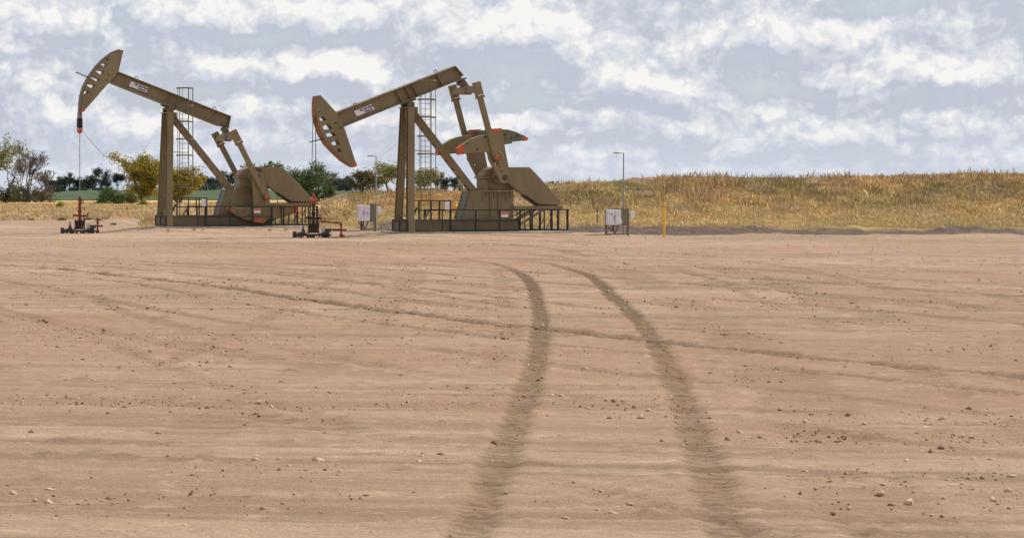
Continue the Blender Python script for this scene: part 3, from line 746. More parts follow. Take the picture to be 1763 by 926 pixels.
    ey.build_each('lifting_eye', DTAN, beamo, 0, True, per=14)
    # name plate on the web
    sp_ = poly(j, D['sign'], -.06); c0 = sum((Vector((p[0], 0, p[1])) for p in sp_), Vector()) / 4
    ex = ((Vector((sp_[1][0], 0, sp_[1][1])) - Vector((sp_[0][0], 0, sp_[0][1]))) + (Vector((sp_[2][0], 0, sp_[2][1])) - Vector((sp_[3][0], 0, sp_[3][1])))) * .5
    W_ = ex.length; ey_ = (Vector((sp_[0][0], 0, sp_[0][1])) - Vector((sp_[3][0], 0, sp_[3][1])) + Vector((sp_[1][0], 0, sp_[1][1])) - Vector((sp_[2][0], 0, sp_[2][1]))) * .5
    H_ = abs(ey_.dot(Vector((-ex.z, 0, ex.x)).normalized()))
    sgn = MB().prism(sp_, -.075, -.045).build('name_plate', WHITE, beamo)
    an = math.atan2(ex.z, ex.x); exn = ex.normalized(); ezn = Vector((-exn.z, 0, exn.x))
    M = Matrix.Rotation(-an, 4, 'Y') @ Matrix.Rotation(R(90), 4, 'X')
    Tt = c0 + exn * (W_ * .13); Tt.y = -.078
    text_obj('lettering', 'Weatherford', H_ * .50, INK, beamo, Tt + ezn * (H_ * .20), M, W_ * .70 / (H_ * .50 * 5.1), .008)
    Tt2 = Tt + exn * (W_ * .06)
    text_obj('lettering', 'Ampscot', H_ * .42, INK, beamo, Tt2 - ezn * (H_ * .24), M, W_ * .48 / (H_ * .42 * 3.9), .006)
    # ---- centre (saddle) bearing
    cpx = Vector(((fbot + (rbot - fbot) * 0).x, 0, 0))
    xq = t0 + .02; zb = fbot.z + (rbot.z - fbot.z) * (xq - fbot.x) / (rbot.x - fbot.x)
    sb = MB(); sb.tube((xq, -.52, zb - .17), (xq, .52, zb - .17), .12, seg=14)
    for s in (-1, 1): sb.box((xq, s * .40, (zb - .17 + zc + .04) / 2), (.34, .2, zb - .17 - zc + .1))
    sb.bar(Vector((xq, 0, zb - .05)) - e_ * .38, Vector((xq, 0, zb - .05)) + e_ * .38, .5, .10)
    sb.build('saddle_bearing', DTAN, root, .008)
    # ---- horsehead
    HH = .26
    outl = poly(j, D['head'], -HH); hol = [poly(j, h, -HH) for h in D['holes']]
    hd = holed_prism(outl, hol, -HH, HH); head = hd.build('horsehead', TAN, root, .006)
    arc = poly(j, D['arc'], -HH); cen = Vector((sum(p[0] for p in outl) / len(outl), 0, sum(p[1] for p in outl) / len(outl)))
    fp = MB()
    for i in range(len(arc) - 1):
        a, b__ = Vector((arc[i][0], 0, arc[i][1])), Vector((arc[i + 1][0], 0, arc[i + 1][1])); d_ = (b__ - a).normalized()
        n_ = Vector((-d_.z, 0, d_.x)); n_ = n_ if n_.dot(a - cen) > 0 else -n_
        q_ = [a - d_ * .01, b__ + d_ * .01, b__ + d_ * .01 + n_ * .035, a - d_ * .01 + n_ * .035]
        fp.prism([(p.x, p.z) for p in q_], -HH - .035, HH + .035)
    fp.build('arc_plate', D['arcmat'], head)
    tp = MB().prism(poly(j, D['tip'], -HH), -HH - .015, HH + .015).build('painted_tip', RED, head)
    bo = MB()
    for (uu, vv_) in D['hbolts']:
        q = px(j, uu, vv_, -HH); bo.tube((q[0], -HH - .03, q[1]), (q[0], -HH, q[1]), .04, seg=8)
    bo.build_each('head_bolt', DRUST, head)
    rg = MB(); g0, g1 = D['rod']
    for s in (-1, 1): rg.tube(Vector((*[px(j, *g0, 0)[0]], s * .16, px(j, *g0, 0)[1])), Vector((px(j, *g1, 0)[0], s * .16, px(j, *g1, 0)[1])), .018, seg=6)
    a = px(j, *g0, 0); rg.tube((a[0], -.17, a[1]), (a[0], .17, a[1]), .018, seg=6); rg.build('cable_guard', WIRE, head)
    # ---- equalizer, pitmans
    EN = p3(j, *D['eqn'], -1.5); EF = p3(j, *D['eqf'], 1.5)
    eq = MB(); eq.bar(EN + Vector((0, .1, 0)), EF - Vector((0, .1, 0)), .30, .34)
    mid = (EN + EF) / 2
    eq.bar(mid + Vector((0, -.32, .0)), mid + Vector((0, .32, 0)), .40, .44)
    eqo = eq.build('equalizer', TAN, root, .01)
    hg = px(j, *D['tail'], -.1); hb2 = MB()
    hb2.bar((hg[0], 0, hg[1] + .10), (mid.x, 0, mid.z + .15), .34, .30); hb2.tube((hg[0], -.3, hg[1] - .02), (hg[0], .3, hg[1] - .02), .13, seg=14)
    hb2.box((hg[0], 0, hg[1] + .16), (.5, .5, .06), Matrix.Rotation(math.atan2(-e_.z, e_.x), 3, 'Y'))
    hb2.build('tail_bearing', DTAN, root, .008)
    for E, s in ((EN, -1), (EF, 1)):
        Wp = Vector((wr[0], s * 1.52, wr[1])); E2 = Vector((E.x, s * 1.52, E.z)); d_ = (Wp - E2).normalized()
        pm = MB(); pm.bar(E2 + d_ * .12, Wp, .20, .27, (1, 0, 0))
        po = pm.build('pitman_arm', TAN, root, .008)
        bl = MB(); bl.bar(E2 - d_ * .36, E2 + d_ * .38, .30, .37, (1, 0, 0)); bl.bar(E2 + d_ * .38, E2 + d_ * .48, .26, .44, (1, 0, 0)); bl.build('pitman_clamp', TAN, po, .01)
        stp = MB(); stp.bar(E2 + d_ * .30, E2 + d_ * .345, .312, .26, (1, 0, 0)); stp.build('white_strap', WHITE, po)
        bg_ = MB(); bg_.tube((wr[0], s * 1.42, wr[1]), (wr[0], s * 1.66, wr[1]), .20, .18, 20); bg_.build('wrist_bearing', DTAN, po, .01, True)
        cp_ = MB(); cp_.tube((wr[0], s * 1.66, wr[1]), (wr[0], s * 1.71, wr[1]), .13, .11, 16); cp_.build('wrist_pin_cap', RED, po, 0, True)
    # ---- belt guard, motor, deck
    gp = poly(r, [(874, 288), (912, 288), (922.7, 298.6), (964.8, 344.9), (964.8, 353), (926, 351.5), (886, 323.5), (874, 315.5)], -.86)
    bgd = MB().prism(gp, -.86, -.40).build('belt_guard', TAN, root, .015)
    sm_ = MB().prism([(p[0] + (0.0), p[1]) for p in poly(r, [(905, 336.2), (926.5, 351.2), (926, 353.6), (903.5, 337.4)], -.86)], -.9, -.36); sm_.build('guard_underside_shade', BLK, bgd)  # black strip painting the shaded underside of the guard
    d0_, dz_ = px(r, 884.5, 357.5, -.8); d1_ = px(r, 968, 357.5, -.8)[0]
    dk = MB(); 
    for yy in (-.78, .62): dk.box(((d0_ + d1_) / 2, yy, dz_), (d1_ - d0_, .16, .17))
    for k in range(5): dk.box((d0_ + .3 + k * (d1_ - d0_ - .5) / 4, -.08, dz_ + .02), (.12, 1.24, .12))
    dko = dk.build('motor_deck', TAN, root, .008)
    stt = MB()
    for yy in (-.78, .62):
        q0 = px(r, 893, 388, -.78); q1 = px(r, 937, 360, -.78); stt.bar((q0[0], yy, q0[1]), (q1[0], yy, q1[1]), .10, .12)
        q0 = px(r, 893, 381, -.78); q1 = px(r, 928, 361, -.78); stt.bar((q0[0], yy + .3, q0[1]), (q1[0], yy + .3, q1[1]), .05, .06)
    stt.build_each('deck_strut', TAN, root)
    mo = MB(); mq = px(r, 940, 348, 0); mo.tube((mq[0], -.35, mq[1] + .0), (mq[0], .45, mq[1]), .24, seg=18)
    for k in range(8): mo.tube((mq[0], -.25 + k * .08, mq[1]), (mq[0], -.22 + k * .08, mq[1]), .265, seg=18)
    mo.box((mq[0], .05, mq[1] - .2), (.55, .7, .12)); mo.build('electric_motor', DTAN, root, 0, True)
    mb2 = MB()
    for (ua, ub) in ((925, 948), (955, 960), (948, 954)):
        qa = px(r, ua, 353.5, -.8); qb = px(r, ub, 353.5, -.8); mb2.box(((qa[0] + qb[0]) / 2, -.62, qa[1]), (qb[0] - qa[0], .4, .11))
    mb2.build_each('motor_slide', BLK, root)
    cbm = MB()
    for (a, b__, c_) in (((951, 362), (946, 385), (940, 395)), ((921, 397), (930, 392), (938, 372))):
        pts = [p3(r, *q_, -.3) for q_ in (a, b__, c_)]
        P_ = [pts[0] * (1 - s_) ** 2 + pts[1] * 2 * s_ * (1 - s_) + pts[2] * s_ ** 2 for s_ in [i / 8 for i in range(9)]]
        cbm.path(P_, .02, 6)
    cbm.build_each('motor_cable', WIRE, root, 0, True, per=8)
    # ---- guard rails
    FY = 1.62
    zr = px(r, 870, 361.6, -FY)[1]; zm = px(r, 870, 380.4, -FY)[1]
    xa = px(r, 775.5, 380, -FY)[0]; xe = px(r, 978, 380, -FY)[0]; xm = px(r, 895, 380, -FY)[0]
    gr = MB()
    for yy in (-FY, FY):
        for z in (zr, .05): gr.bar((xa, yy, z), (xe, yy, z), .05, .05)
        gr.bar((xa, yy, zm), (xm, yy, zm), .045, .045)
    for z in (zr, .05): gr.bar((xe, -FY, z), (xe, FY, z), .05, .05)
    for yy in (-.4, .4): gr.bar((xe, yy, .05), (xe, yy, zr), .05, .05)
    gr.build('guard_rail', BLK, root)
    for yy in (-FY, FY):
        for uu, w_ in ((775.5, .09), (819, .06), (860, .06), (895.3, .07), (912.5, .05), (917, .05), (937, .055), (950.5, .05), (961.5, .06), (977, .09)):
            if yy > 0 and uu in (819, 917): continue
            xx = px(r, uu, 380, -FY)[0]; MB().bar((xx, yy, .03), (xx, yy, zr + (.02 if w_ < .08 else .03)), w_, w_).build('rail_post', BLK, root)
    # cage panel round the ladder foot
    PY = -.90; lf = MB(); zt2 = px(r, 750, 345.6, PY)[1]; z362 = px(r, 750, 362.3, PY)[1]
    xs_ = [px(r, uu, 360, PY)[0] for uu in (721.3, 742.3, 756.5, 775)]
    for z in (zt2, z362): lf.bar((xs_[0], PY, z), (xs_[-1], PY, z), .05, .05)
    for i, xx in enumerate(xs_): lf.bar((xx, PY, zt + .02), (xx, PY, zt2 + .02), .07 if i in (0, 3) else .05, .05)
    lf.bar((xs_[0], PY, zt2), (xs_[0], .4, zt2), .05, .05); lf.bar((xs_[-1], PY, zt2), (xs_[-1], .4, zt2), .05, .05)
    for xx in (xs_[0], xs_[-1]): lf.bar((xx, .4, zt), (xx, .4, zt2), .05, .05)
    q0, q1 = px(r, 712.5, 377, PY), px(r, 722, 357.5, PY); lf.bar((q0[0], -.6, q0[1]), (q1[0], -.6, q1[1]), .04, .10, (1, 0, 0))
    xx = px(r, 761.5, 380, -FY)[0]; lf.bar((xx, -FY, .05), (xx, -FY, zr), .045, .045)
    lf.build('gate_panel', BLK, root)
    q0, q1 = px(r, 731, 377, -.4), px(r, 741, 359, -.4); MB().bar((q0[0], -.4, q0[1]), (q1[0], -.4, q1[1]), .04, .09, (1, 0, 0)).build('step_brace', TAN, root)
    w0, w1 = px(r, 765.5, 347.5, PY), px(r, 773.6, 361, PY)
    MB().box(((w0[0] + w1[0]) / 2, PY - .035, (w0[1] + w1[1]) / 2), (w1[0] - w0[0], .012, w0[1] - w1[1])).build('notice_board', WHITE, root)
    # danger sign on the rail
    su, sv = D['dsign']; w0, w1 = px(r, su - 6, sv - 4.2, -FY), px(r, su + 6, sv + 4.2, -FY); xm_ = (w0[0] + w1[0]) / 2; hz = w0[1] - w1[1]
    sg = MB().box((xm_, -FY - .04, (w0[1] + w1[1]) / 2), (w1[0] - w0[0], .012, hz)).build('warning_sign', WHITE, root)
    MB().box((xm_, -FY - .05, w0[1] - hz * .27), (w1[0] - w0[0] - .02, .006, hz * .46)).build('red_header', PINK, sg)
    # ---- ladder with safety cage
    LY = -.50; lx0, lx1 = px(r, 724.6, 350, LY)[0], px(r, 741, 350, LY)[0]
    ztop = px(r, 733, 139.5, LY)[1]; ld = MB()
    for xx in (lx0, lx1): ld.bar((xx, LY, .02), (xx, LY, ztop), .035, .03)
    ladder = ld.build('ladder', CAGE, root)
    rn = MB(); z = .25
    while z < ztop - 1.0: rn.tube((lx0, LY, z), (lx1, LY, z), .013, seg=6); z += .27
    rn.build_each('rung', CAGE, ladder)
    sc_ = MB(); cx = (lx0 + lx1) / 2; hx = .46
    hz_ = [px(r, 733, v_, LY)[1] for v_ in (139.5, 172, 202.5, 235, 265.5, 296, 326)]
    def hoop(a_): return (cx - hx * math.cos(a_), LY - .74 * math.sin(a_) ** .8 if math.sin(a_) > 0 else LY)
    for k, z in enumerate(hz_):
        pts = [Vector((*hoop(math.pi * i / 14), z)) for i in range(15)]
        for i in range(14): sc_.bar(pts[i], pts[i + 1], .02, .075)
        for sx_, lx_ in ((-1, lx0), (1, lx1)): sc_.bar((cx + sx_ * hx, LY, z), (lx_, LY, z), .02, .06)
    for i in (1, 4, 7, 10, 13):
        p = hoop(math.pi * i / 14); sc_.bar((p[0], p[1], hz_[0]), (p[0], p[1], hz_[-1]), .022, .022)
    sc_.build('safety_cage', CAGE, ladder)
    brk = MB()
    for f_ in (.30, .62, .93):
        z = zt + (zc - zt) * f_; brk.bar((b0, -.3, z), (lx0, LY, z), .03, .04); brk.bar((lx0, LY, z), (lx1, LY, z), .03, .03)
    brk.build_each('ladder_bracket', TAN, root, per=2)
    # handrail-like grab pole up the cage
    # ---- bridle, carrier bar, polished rod
    bt = p3(j, *D['bridle_top'], 0); cbp = p3(j, *D['carrier'], 0)
    sp2 = D['spread']
    for s in (-1, 1):
        MB().path([Vector((bt.x, s * HH * .62, bt.z)), Vector((cbp.x, s * sp2, cbp.z + .1))], .018, 6).build('bridle_cable', WIRE, root, 0, True)
    if D['sock']:
        so_ = MB(); a = p3(j, 137.5, 204, 0); so_.bar(Vector((cbp.x, 0, cbp.z + .1)), Vector((cbp.x, 0, a.z)), .3, .12); so_.build('cable_socket', DRUST, root)
        MB().bar(Vector((cbp.x, 0, a.z)), Vector((cbp.x, 0, a.z + .34)), .26, .09).build('socket_sleeve', GALV, root)
    ca_ = MB(); ca_.box(cbp, (.20, .52, .16)); ca_.lathe(cbp + Vector((0, 0, -.2)), [(.05, 0), (.13, .06), (.13, .14)], 12); ca_.tube(cbp + Vector((0, 0, .08)), cbp + Vector((0, 0, .3)), .05); ca_.build('carrier_bar', RED, root, .02)
    rb_ = p3(j, *D['rodfoot'], 0)
    MB().tube((cbp.x, 0, cbp.z + .5), (cbp.x, 0, rb_.z), .022, seg=8).build('polished_rod', GALV if D['sock'] else STEEL, root, 0, True)
    # concrete slab under the skid
    sl_ = MB(); hw, xs0, xs1 = 1.95, x0 - .28, xe + .1
    sl_.box(((xs0 + xs1) / 2, 0, -.16), (xs1 - xs0, hw * 2, .30))
    so2 = sl_.build('concrete_slab', CONC, None, .02); so2.location = (j['X'], j['Y'], j['Z'] - .012); so2.rotation_euler = (0, 0, j['a'])
    tag(so2, slab_label, 'concrete slab', 'concrete slabs under the pump jacks')
    root['rod_xyz'] = list(root.matrix_basis @ Vector((cbp.x, 0, 0)))
    return root, cbp

c1 = lambda pts: crop(pts, 4.63, 500, 100)
c2 = lambda pts: crop(pts, 4.63, 90, 70)
DR = dict(
    beam=[(578, 194.3), (784, 114), (798.5, 130.5), (797, 136), (590, 219.8)], stiff=(.50, .575, .63, .84), eyes=[(611.5, 181), (750, 124.5)],
    sign=c1([(505, 425), (648, 368), (672, 408), (530, 467)]),
    head=[(551.8, 164), (546.4, 166), (545, 174), (544.6, 182), (544.6, 193), (546.8, 210), (553.4, 229.6), (563, 247), (576, 261), (593, 277), (609.5, 287), (614.5, 285.5), (612.3, 279), (593.5, 222), (589, 210), (580.3, 195)],
    arc=[(546.4, 166), (545, 174), (544.6, 182), (544.6, 193), (546.8, 210), (553.4, 229.6), (563, 247), (576, 261), (593, 277), (609.5, 287)],
    arcmat=BARC,
    holes=[c1(h) for h in ([(230, 482), (260, 463), (292, 497), (238, 503)], [(256, 548), (302, 518), (338, 565), (268, 575)], [(283, 605), (340, 590), (367, 620), (292, 632)], [(325, 680), (374, 646), (396, 690), (345, 700)], [(366, 730), (392, 717), (408, 747), (385, 753)])],
    tip=[(606.5, 284.9), (609.7, 288), (615, 286), (612.7, 278.8), (609.8, 278.5)], hbolts=c1([(230, 432), (360, 520), (397, 558)]),
    rod=((534, 244.7), (556, 239.5)), eqn=(822.5, 153.5), eqf=(781.5, 158.5), tail=(795, 143),
    wrist=(853, 272), dsign=(868.5, 369.5), bridle_top=(541.3, 180), carrier=(539.8, 343), spread=.30, sock=False, rodfoot=(540, 362))
DL = dict(
    beam=[(199, 121.5), (397.8, 200), (393.5, 219.6), (378, 217.2), (187.5, 141.8)], stiff=(.5, .58, .9), eyes=[(234.5, 135), (369, 187.5)],
    sign=c2([(628, 325), (768, 378), (750, 417), (610, 365)]),
    head=c2([(568, 80), (540, 76), (510, 85), (480, 100), (420, 147), (360, 207), (302, 290), (260, 370), (240, 440), (233, 500), (230, 565), (250, 567), (455, 335), (480, 308), (530, 245)]),
    arc=c2([(540, 76), (510, 85), (480, 100), (420, 147), (360, 207), (302, 290), (260, 370), (240, 440), (233, 500), (230, 565)]), arcmat=DTAN,
    holes=[c2(h) for h in ([(428, 152), (444, 139), (453, 159), (436, 163)], [(386, 191), (400, 180), (438, 186), (426, 219)], [(342, 242), (352, 236), (414, 246), (399, 285)], [(303, 295), (315, 286), (380, 310), (362, 334)], [(276, 358), (285, 346), (344, 355), (322, 390)], [(252, 412), (258, 403), (294, 405), (272, 433), (254, 430)])],
    tip=c2([(229, 548), (229, 569), (252, 569), (262, 557), (245, 528)]), hbolts=c2([(450, 275), (437, 318)]),
    rod=((132, 125), (152, 134)), eqn=(405.5, 235), eqf=(374.5, 238.5), tail=(387, 222),
    wrist=(457.2, 338), dsign=(868.5, 369.5), bridle_top=(137.6, 180), carrier=(137.3, 224), spread=.07, sock=True, rodfoot=(136, 352))
jackR, cR = pumpjack(JR, DR, 'larger tan pump jack at right with horsehead lowered and red-tipped counterweights raised', 'pale concrete slab under the right pump jack')
jackL, cL = pumpjack(JL, DL, 'tan pump jack at left with horsehead raised and counterweights hanging down', 'pale concrete slab under the left pump jack')

# ------------------------------------------------------------------ well heads
def on_ground(u, v, Y=None):
    """point of the ground seen at (u, v)"""
    if Y is None:
        Y = 60.0
        for k in range(4000):
            X = (u - U0) * Y / F
            if CH - (v - V0) * Y / F <= hgt(X, Y): break
            Y += .25 if Y < 300 else 2
    X = (u - U0) * Y / F
    return X, Y, hgt(X, Y)
def world_rod(j, cb): 
    ca_, sa_ = math.cos(j['a']), math.sin(j['a']); return j['X'] + cb.x * ca_, j['Y'] + cb.x * sa_
def valve(mb, c, r, ax='X', L=.3):
    d = {'X': Vector((1, 0, 0)), 'Y': Vector((0, 1, 0)), 'Z': Vector((0, 0, 1))}[ax]; c = Vector(c)
    mb.tube(c - d * L / 2, c + d * L / 2, r * .6); 
    for s in (-1, 0, 1): mb.tube(c + d * (s * L / 2 - .025), c + d * (s * L / 2 + .025), r, seg=12)
def wheel(mb, c, r, ax='Y'):
    mb.torus(c, r, .014, 14, 5, axis=ax)
    c = Vector(c)
    for k in range(3):
        a = k * math.pi / 3; d = Vector((math.cos(a), 0, math.sin(a))) if ax == 'Y' else Vector((math.cos(a), math.sin(a), 0)); mb.tube(c - d * r, c + d * r, .009, seg=5)

def wellhead(x, y, right):
    z = hgt(x, y)
    t_ = thing('wellhead', 'rusty wellhead with long red pipe loop below the right horsehead' if right else 'rusty wellhead with short red riser below the left horsehead', 'wellhead', (x, y, z - .02), 0, 'wellheads under the horseheads')
    s = 1.0
    b = MB(); b.lathe((0, 0, .26), [(.30, 0), (.30, .10), (.27, .12), (.27, .36), (.30, .38), (.30, .46)], 18)
    for k in range(10):
        a = k * .628; b.tube((.26 * math.cos(a), .26 * math.sin(a), .22), (.26 * math.cos(a), .26 * math.sin(a), .76), .022, seg=6)
    b.build('casing_head', DRUST, t_, 0, True)
    st = MB()
    top = 1.55
    st.tube((0, 0, .7), (0, 0, top), .065, seg=12)
    for (zz, r_, h_) in ((.80, .15, .05), (.93, .15, .05), (1.13, .10, .16), (1.38, .13, .05), (1.52, .09, .2)): st.tube((0, 0, zz), (0, 0, zz + h_), r_, seg=14)
    st.box((-.02, -.02, 1.22), (.2, .2, .08)); valve(st, (-.22, 0, 1.0), .08, 'X', .24); valve(st, (.24, 0, .97), .07, 'X', .3)
    st.build('tubing_stack', RUST if not right else DRUST, t_, 0, True)
    sb = MB(); sb.tube((0, 0, top + .15), (0, 0, top + .50), .075, .06, 12); sb.tube((0, 0, top + .3), (0, 0, top + .36), .12, seg=12)
    wheel(sb, (.15, -.05, top + .2), .08); sb.build('stuffing_box', RUST, t_, 0, True)
    gm = MB()
    valve(gm, (-.5, -.05, .17), .13, 'X', .34); valve(gm, (-.85, -.05, .16), .14, 'X', .28); valve(gm, (.42, -.05, .17), .14, 'X', .3); gm.tube((-1.0, -.05, .16), (.9, -.05, .15), .05)
    gm.tube((-.95, -.05, .0), (-.95, -.05, .34), .10, seg=12); gm.tube((-.7, .1, 0), (-.7, .1, .3), .08); gm.tube((.55, .05, 0), (.55, .05, .3), .09)
    for k in range(5): gm.box((rng.uniform(-.9, .8), rng.uniform(-.25, .1), .07), (.14, .12, .14), Matrix.Rotation(k * .7, 3, 'Z'))
    gm.build('casing_valve', STEEL, t_, 0, True)
    cn = MB(); cn.lathe((-.52, -.1, .2), [(.12, 0), (.11, .12), (.05, .26), (.02, .42)], 12); wheel(cn, (-.52, -.1, .62 if not right else .66), .09, 'Z'); cn.tube((-.52, -.1, .6), (-.52, -.1, .7), .015); cn.build('needle_valve', STEEL, t_, 0, True)
    bl = MB(); xo = .72; bl.tube((xo, -.05, .02), (xo, -.05, .42), .085, seg=12); valve(bl, (xo, -.05, .40), .11, 'X', .26); wheel(bl, (xo - .22, -.14, .43), .11); bl.build('choke_valve', BLUEG, t_, 0, True)
    rp = MB(); X1 = 1.38 if right else .70 + .28
    if right:
        rp.tube((.1, 0, .84), (X1, 0, .74), .035); rp.tube((X1, 0, .78), (X1, 0, .02), .045); rp.tube((.85, 0, .42), (X1 + .25, 0, .40), .045)
        for xx in (1.0, 1.2, X1 + .2): rp.tube((xx, 0, .415), (xx + .05, 0, .41), .075)
        rp.bar((.5, 0, .80), (.58, 0, 1.0), .03, .06); rp.tube((X1, 0, .60), (X1, 0, .68), .08); rp.tube((X1, 0, .02), (X1, 0, .22), .085); rp.tube((X1, -.02, .12), (X1 + .17, -.02, .1), .06)
        rp.tube((1.15, 0, .75), (1.2, 0, .75), .06)
    else:
        rp.tube((X1, 0, .0), (X1, 0, .82), .05); rp.tube((.7, 0, .42), (X1 + .22, 0, .42), .04); rp.tube((X1, 0, .0), (X1, 0, .2), .09); rp.tube((X1, 0, .55), (X1, 0, .62), .08); rp.tube((X1, 0, .78), (X1, 0, .84), .09)
        rp.tube((.1, 0, 1.0), (.45, 0, 1.0), .03); rp.tube((X1 + .22, 0, .36), (X1 + .22, 0, .48), .06)
    rp.build('flow_line', RUST, t_, 0, True)
    hn = MB(); a = (.42, -.05, 1.0) if not right else (.3, -.05, 1.0); hn.bar(a, (a[0] + .05, a[1], a[2] + .2), .03, .07); hn.build('handle', RUST, t_)
    return t_
xw, yw = world_rod(JR, cR); wellhead(xw, yw, True)
xl, yl = world_rod(JL, cL); wellhead(xl, yl, False)

# ------------------------------------------------------------------ control cabinets with light masts
def cabinet(u, v, big):
    x, y, z = on_ground(u, v); S = F / y
    t_ = thing('control_cabinet', 'pale control cabinet with double doors on an olive stand near the yellow marker' if big else 'pale control cabinet on an olive stand between the two pump jacks', 'control cabinet', (x, y, z), R(14), 'electrical control cabinets')
    W, H = (24.5 / S, 26 / S) if big else (20.5 / S, 27.5 / S); zb = 17.5 / S if big else 17 / S
    cx = -.42 if big else -.30
    b = MB(); b.box((cx, -.22, zb + H / 2), (W, .3, H)); bx = b.build('enclosure', BOX, t_, .015)
    d = MB()
    if big:
        d.box((cx - W * .23, -.385, zb + H / 2), (W * .5, .02, H * .95)); d.box((cx + W * .27, -.385, zb + H / 2 + .02), (W * .42, .02, H * .9)); d.box((cx + W * .30, -.42, zb + H * .22), (W * .44, .10, H * .28))
    else: d.box((cx, -.385, zb + H / 2), (W * .92, .02, H * .93))
    d.build_each('door', BOX, bx, .008)
    k = MB()
    for (a, c) in (((-.22, .72), (.0, .58)) if big else ((.3, .5),)): k.tube((cx + a * W, -.42, zb + c * H), (cx + a * W, -.39, zb + c * H), .035, seg=10)
    k.box((cx - .02, -.41, zb + H * .5), (.02, .03, .25)); k.build_each('handle', STEEL, bx)
    bd = MB(); bd.box((.02 if big else .18, 0, zb + H * .52), (.95 if big else .55, .05, H * 1.12)); bd.build('backboard', BOARD, t_, .005)
    ps = MB()
    for xx in ((-.72, .45) if big else (-.35, .42)): ps.box((xx, .05, (zb + H) / 2 - .05), (.10, .10, zb + H + .1))
    ps.box((-.14 if big else .03, .05, .06), (1.1 if big else .7, .06, .06)); ps.build_each('support_post', BOARD, t_)
    c = MB()
    for (a, w_, dp) in ((-.25, .35, .3), (-.1, .4, .42), (.0, .28, .36)):
        pts = [Vector((cx + a + w_ * i / 10, -.1, zb - dp * math.sin(math.pi * i / 10))) for i in range(11)]; c.path(pts, .022, 6)
    c.build_each('conduit', WIRE, t_, 0, True, per=10)
    sb = MB(); xo = .66; sb.box((xo, -.02, zb + H * .70), (.20, .16, .36)); sb.build('junction_box', WHITE, t_, .01)
    return t_, (x, y, z), S
def mast(u, v, vt, label):
    x, y, z = on_ground(u, v); S = F / y; H = (v - vt) / S
    t_ = thing('light_mast', label, 'light mast', (x, y, z), R(10), 'light masts beside the control cabinets')
    MB().tube((0, 0, 0), (0, 0, H), .045, .03, 10).build('pole', GALV, t_, 0, True)
    MB().tube((0, 0, H - .03), (-.30, 0, H), .02).build('arm', GALV, t_)
    l = MB(); l.box((-.36, 0, H - .01), (.30, .16, .06)); l.build('lamp_head', GALV, t_, .01)
cabinet(633, 398, False); mast(647.5, 397.5, 268.5, 'thin light mast beside the cabinet between the pump jacks')
cabinet(1067, 405, True); mast(1073.5, 404.8, 263.5, 'thin light mast behind the cabinet at right')

# yellow marker post
x, y, z = on_ground(1143.5, 408.5); S = F / y
t_ = thing('marker_post', 'tall yellow orange pipeline marker post standing at the pad edge', 'marker post', (x, y, z - .05))
MB().lathe((0, 0, 0), [(.056, 0), (.056, 57 / S), (.045, 58 / S)], 14).build('post', YEL, t_, 0, True)
MB().lathe((0, 0, 57.5 / S), [(.06, 0), (.068, .02), (.06, .06), (.03, .09)], 14).build('cap', YEL, t_, 0, True)
bnd = MB(); bnd.lathe((0, 0, 28 / S), [(.0575, 0), (.0575, .03)], 14); bnd.lathe((0, 0, 53 / S), [(.0575, 0), (.0575, .05)], 14); bnd.build_each('band', mat('marker_band', (.5, .12, .01), .5), t_)
# yellow valve post behind the right jack
x, y, z = on_ground(784, 385)
t_ = thing('valve_post', 'short yellow valve post standing behind the right pump jack', 'valve post', (x, y, z)); S = F / y; H = 38 / S
MB().lathe((0, 0, 0), [(.10, 0), (.10, H * .5), (.16, H * .52), (.16, H * .8), (.10, H * .84)], 14).build('post', YEL, t_, 0, True)
MB().lathe((0, 0, H * .84), [(.08, 0), (.09, .08), (.04, .16)], 12).build('cap', YEL, t_, 0, True)

# cables
def cable(pts, label, name='cable', r=.014):
    P_ = [Vector(p) for p in pts]; out = []
    for i in range(len(P_) - 1):
        a, b_ = P_[max(i - 1, 0)], P_[min(i + 2, len(P_) - 1)]
        for k in range(6):
            s = k / 6; p, q = P_[i], P_[i + 1]; m0, m1 = (q - a) / 2, (b_ - p) / 2
            out.append(p * (2 * s ** 3 - 3 * s ** 2 + 1) + m0 * (s ** 3 - 2 * s ** 2 + s) + q * (-2 * s ** 3 + 3 * s ** 2) + m1 * (s ** 3 - s ** 2))
    out.append(P_[-1])
    return tag(MB().path(out, r, 6).build(name, WIRE, None, 0, True), label, 'cable')
def W3(u, v, Y): return ((u - U0) * Y / F, Y, CH - (v - V0) * Y / F)
cable([W3(545, 343, yw), W3(555, 349.5, yw + 2), W3(569, 356, yw + 5), W3(592, 362.5, yw + 11), W3(613, 361, yw + 16), W3(629, 355, yw + 21)], 'black cable sagging from the right carrier bar to the cabinet')
cable([W3(141, 224, yl), W3(150, 236, yl + .5), W3(165, 253, yl + 1), W3(184, 271, yl + 2), W3(212, 288, yl + 3), W3(245, 302, yl + 4), W3(277, 309, yl + 4.5)], 'thin cable sagging from the left carrier bar towards the post', r=.010)
cable([W3(690, 241, 146), W3(668, 260, 150), W3(640, 282, 156), W3(622, 297, 160), W3(626, 352, 170)], 'hair thin wire slanting down from the right post to the cabinet', r=.004)

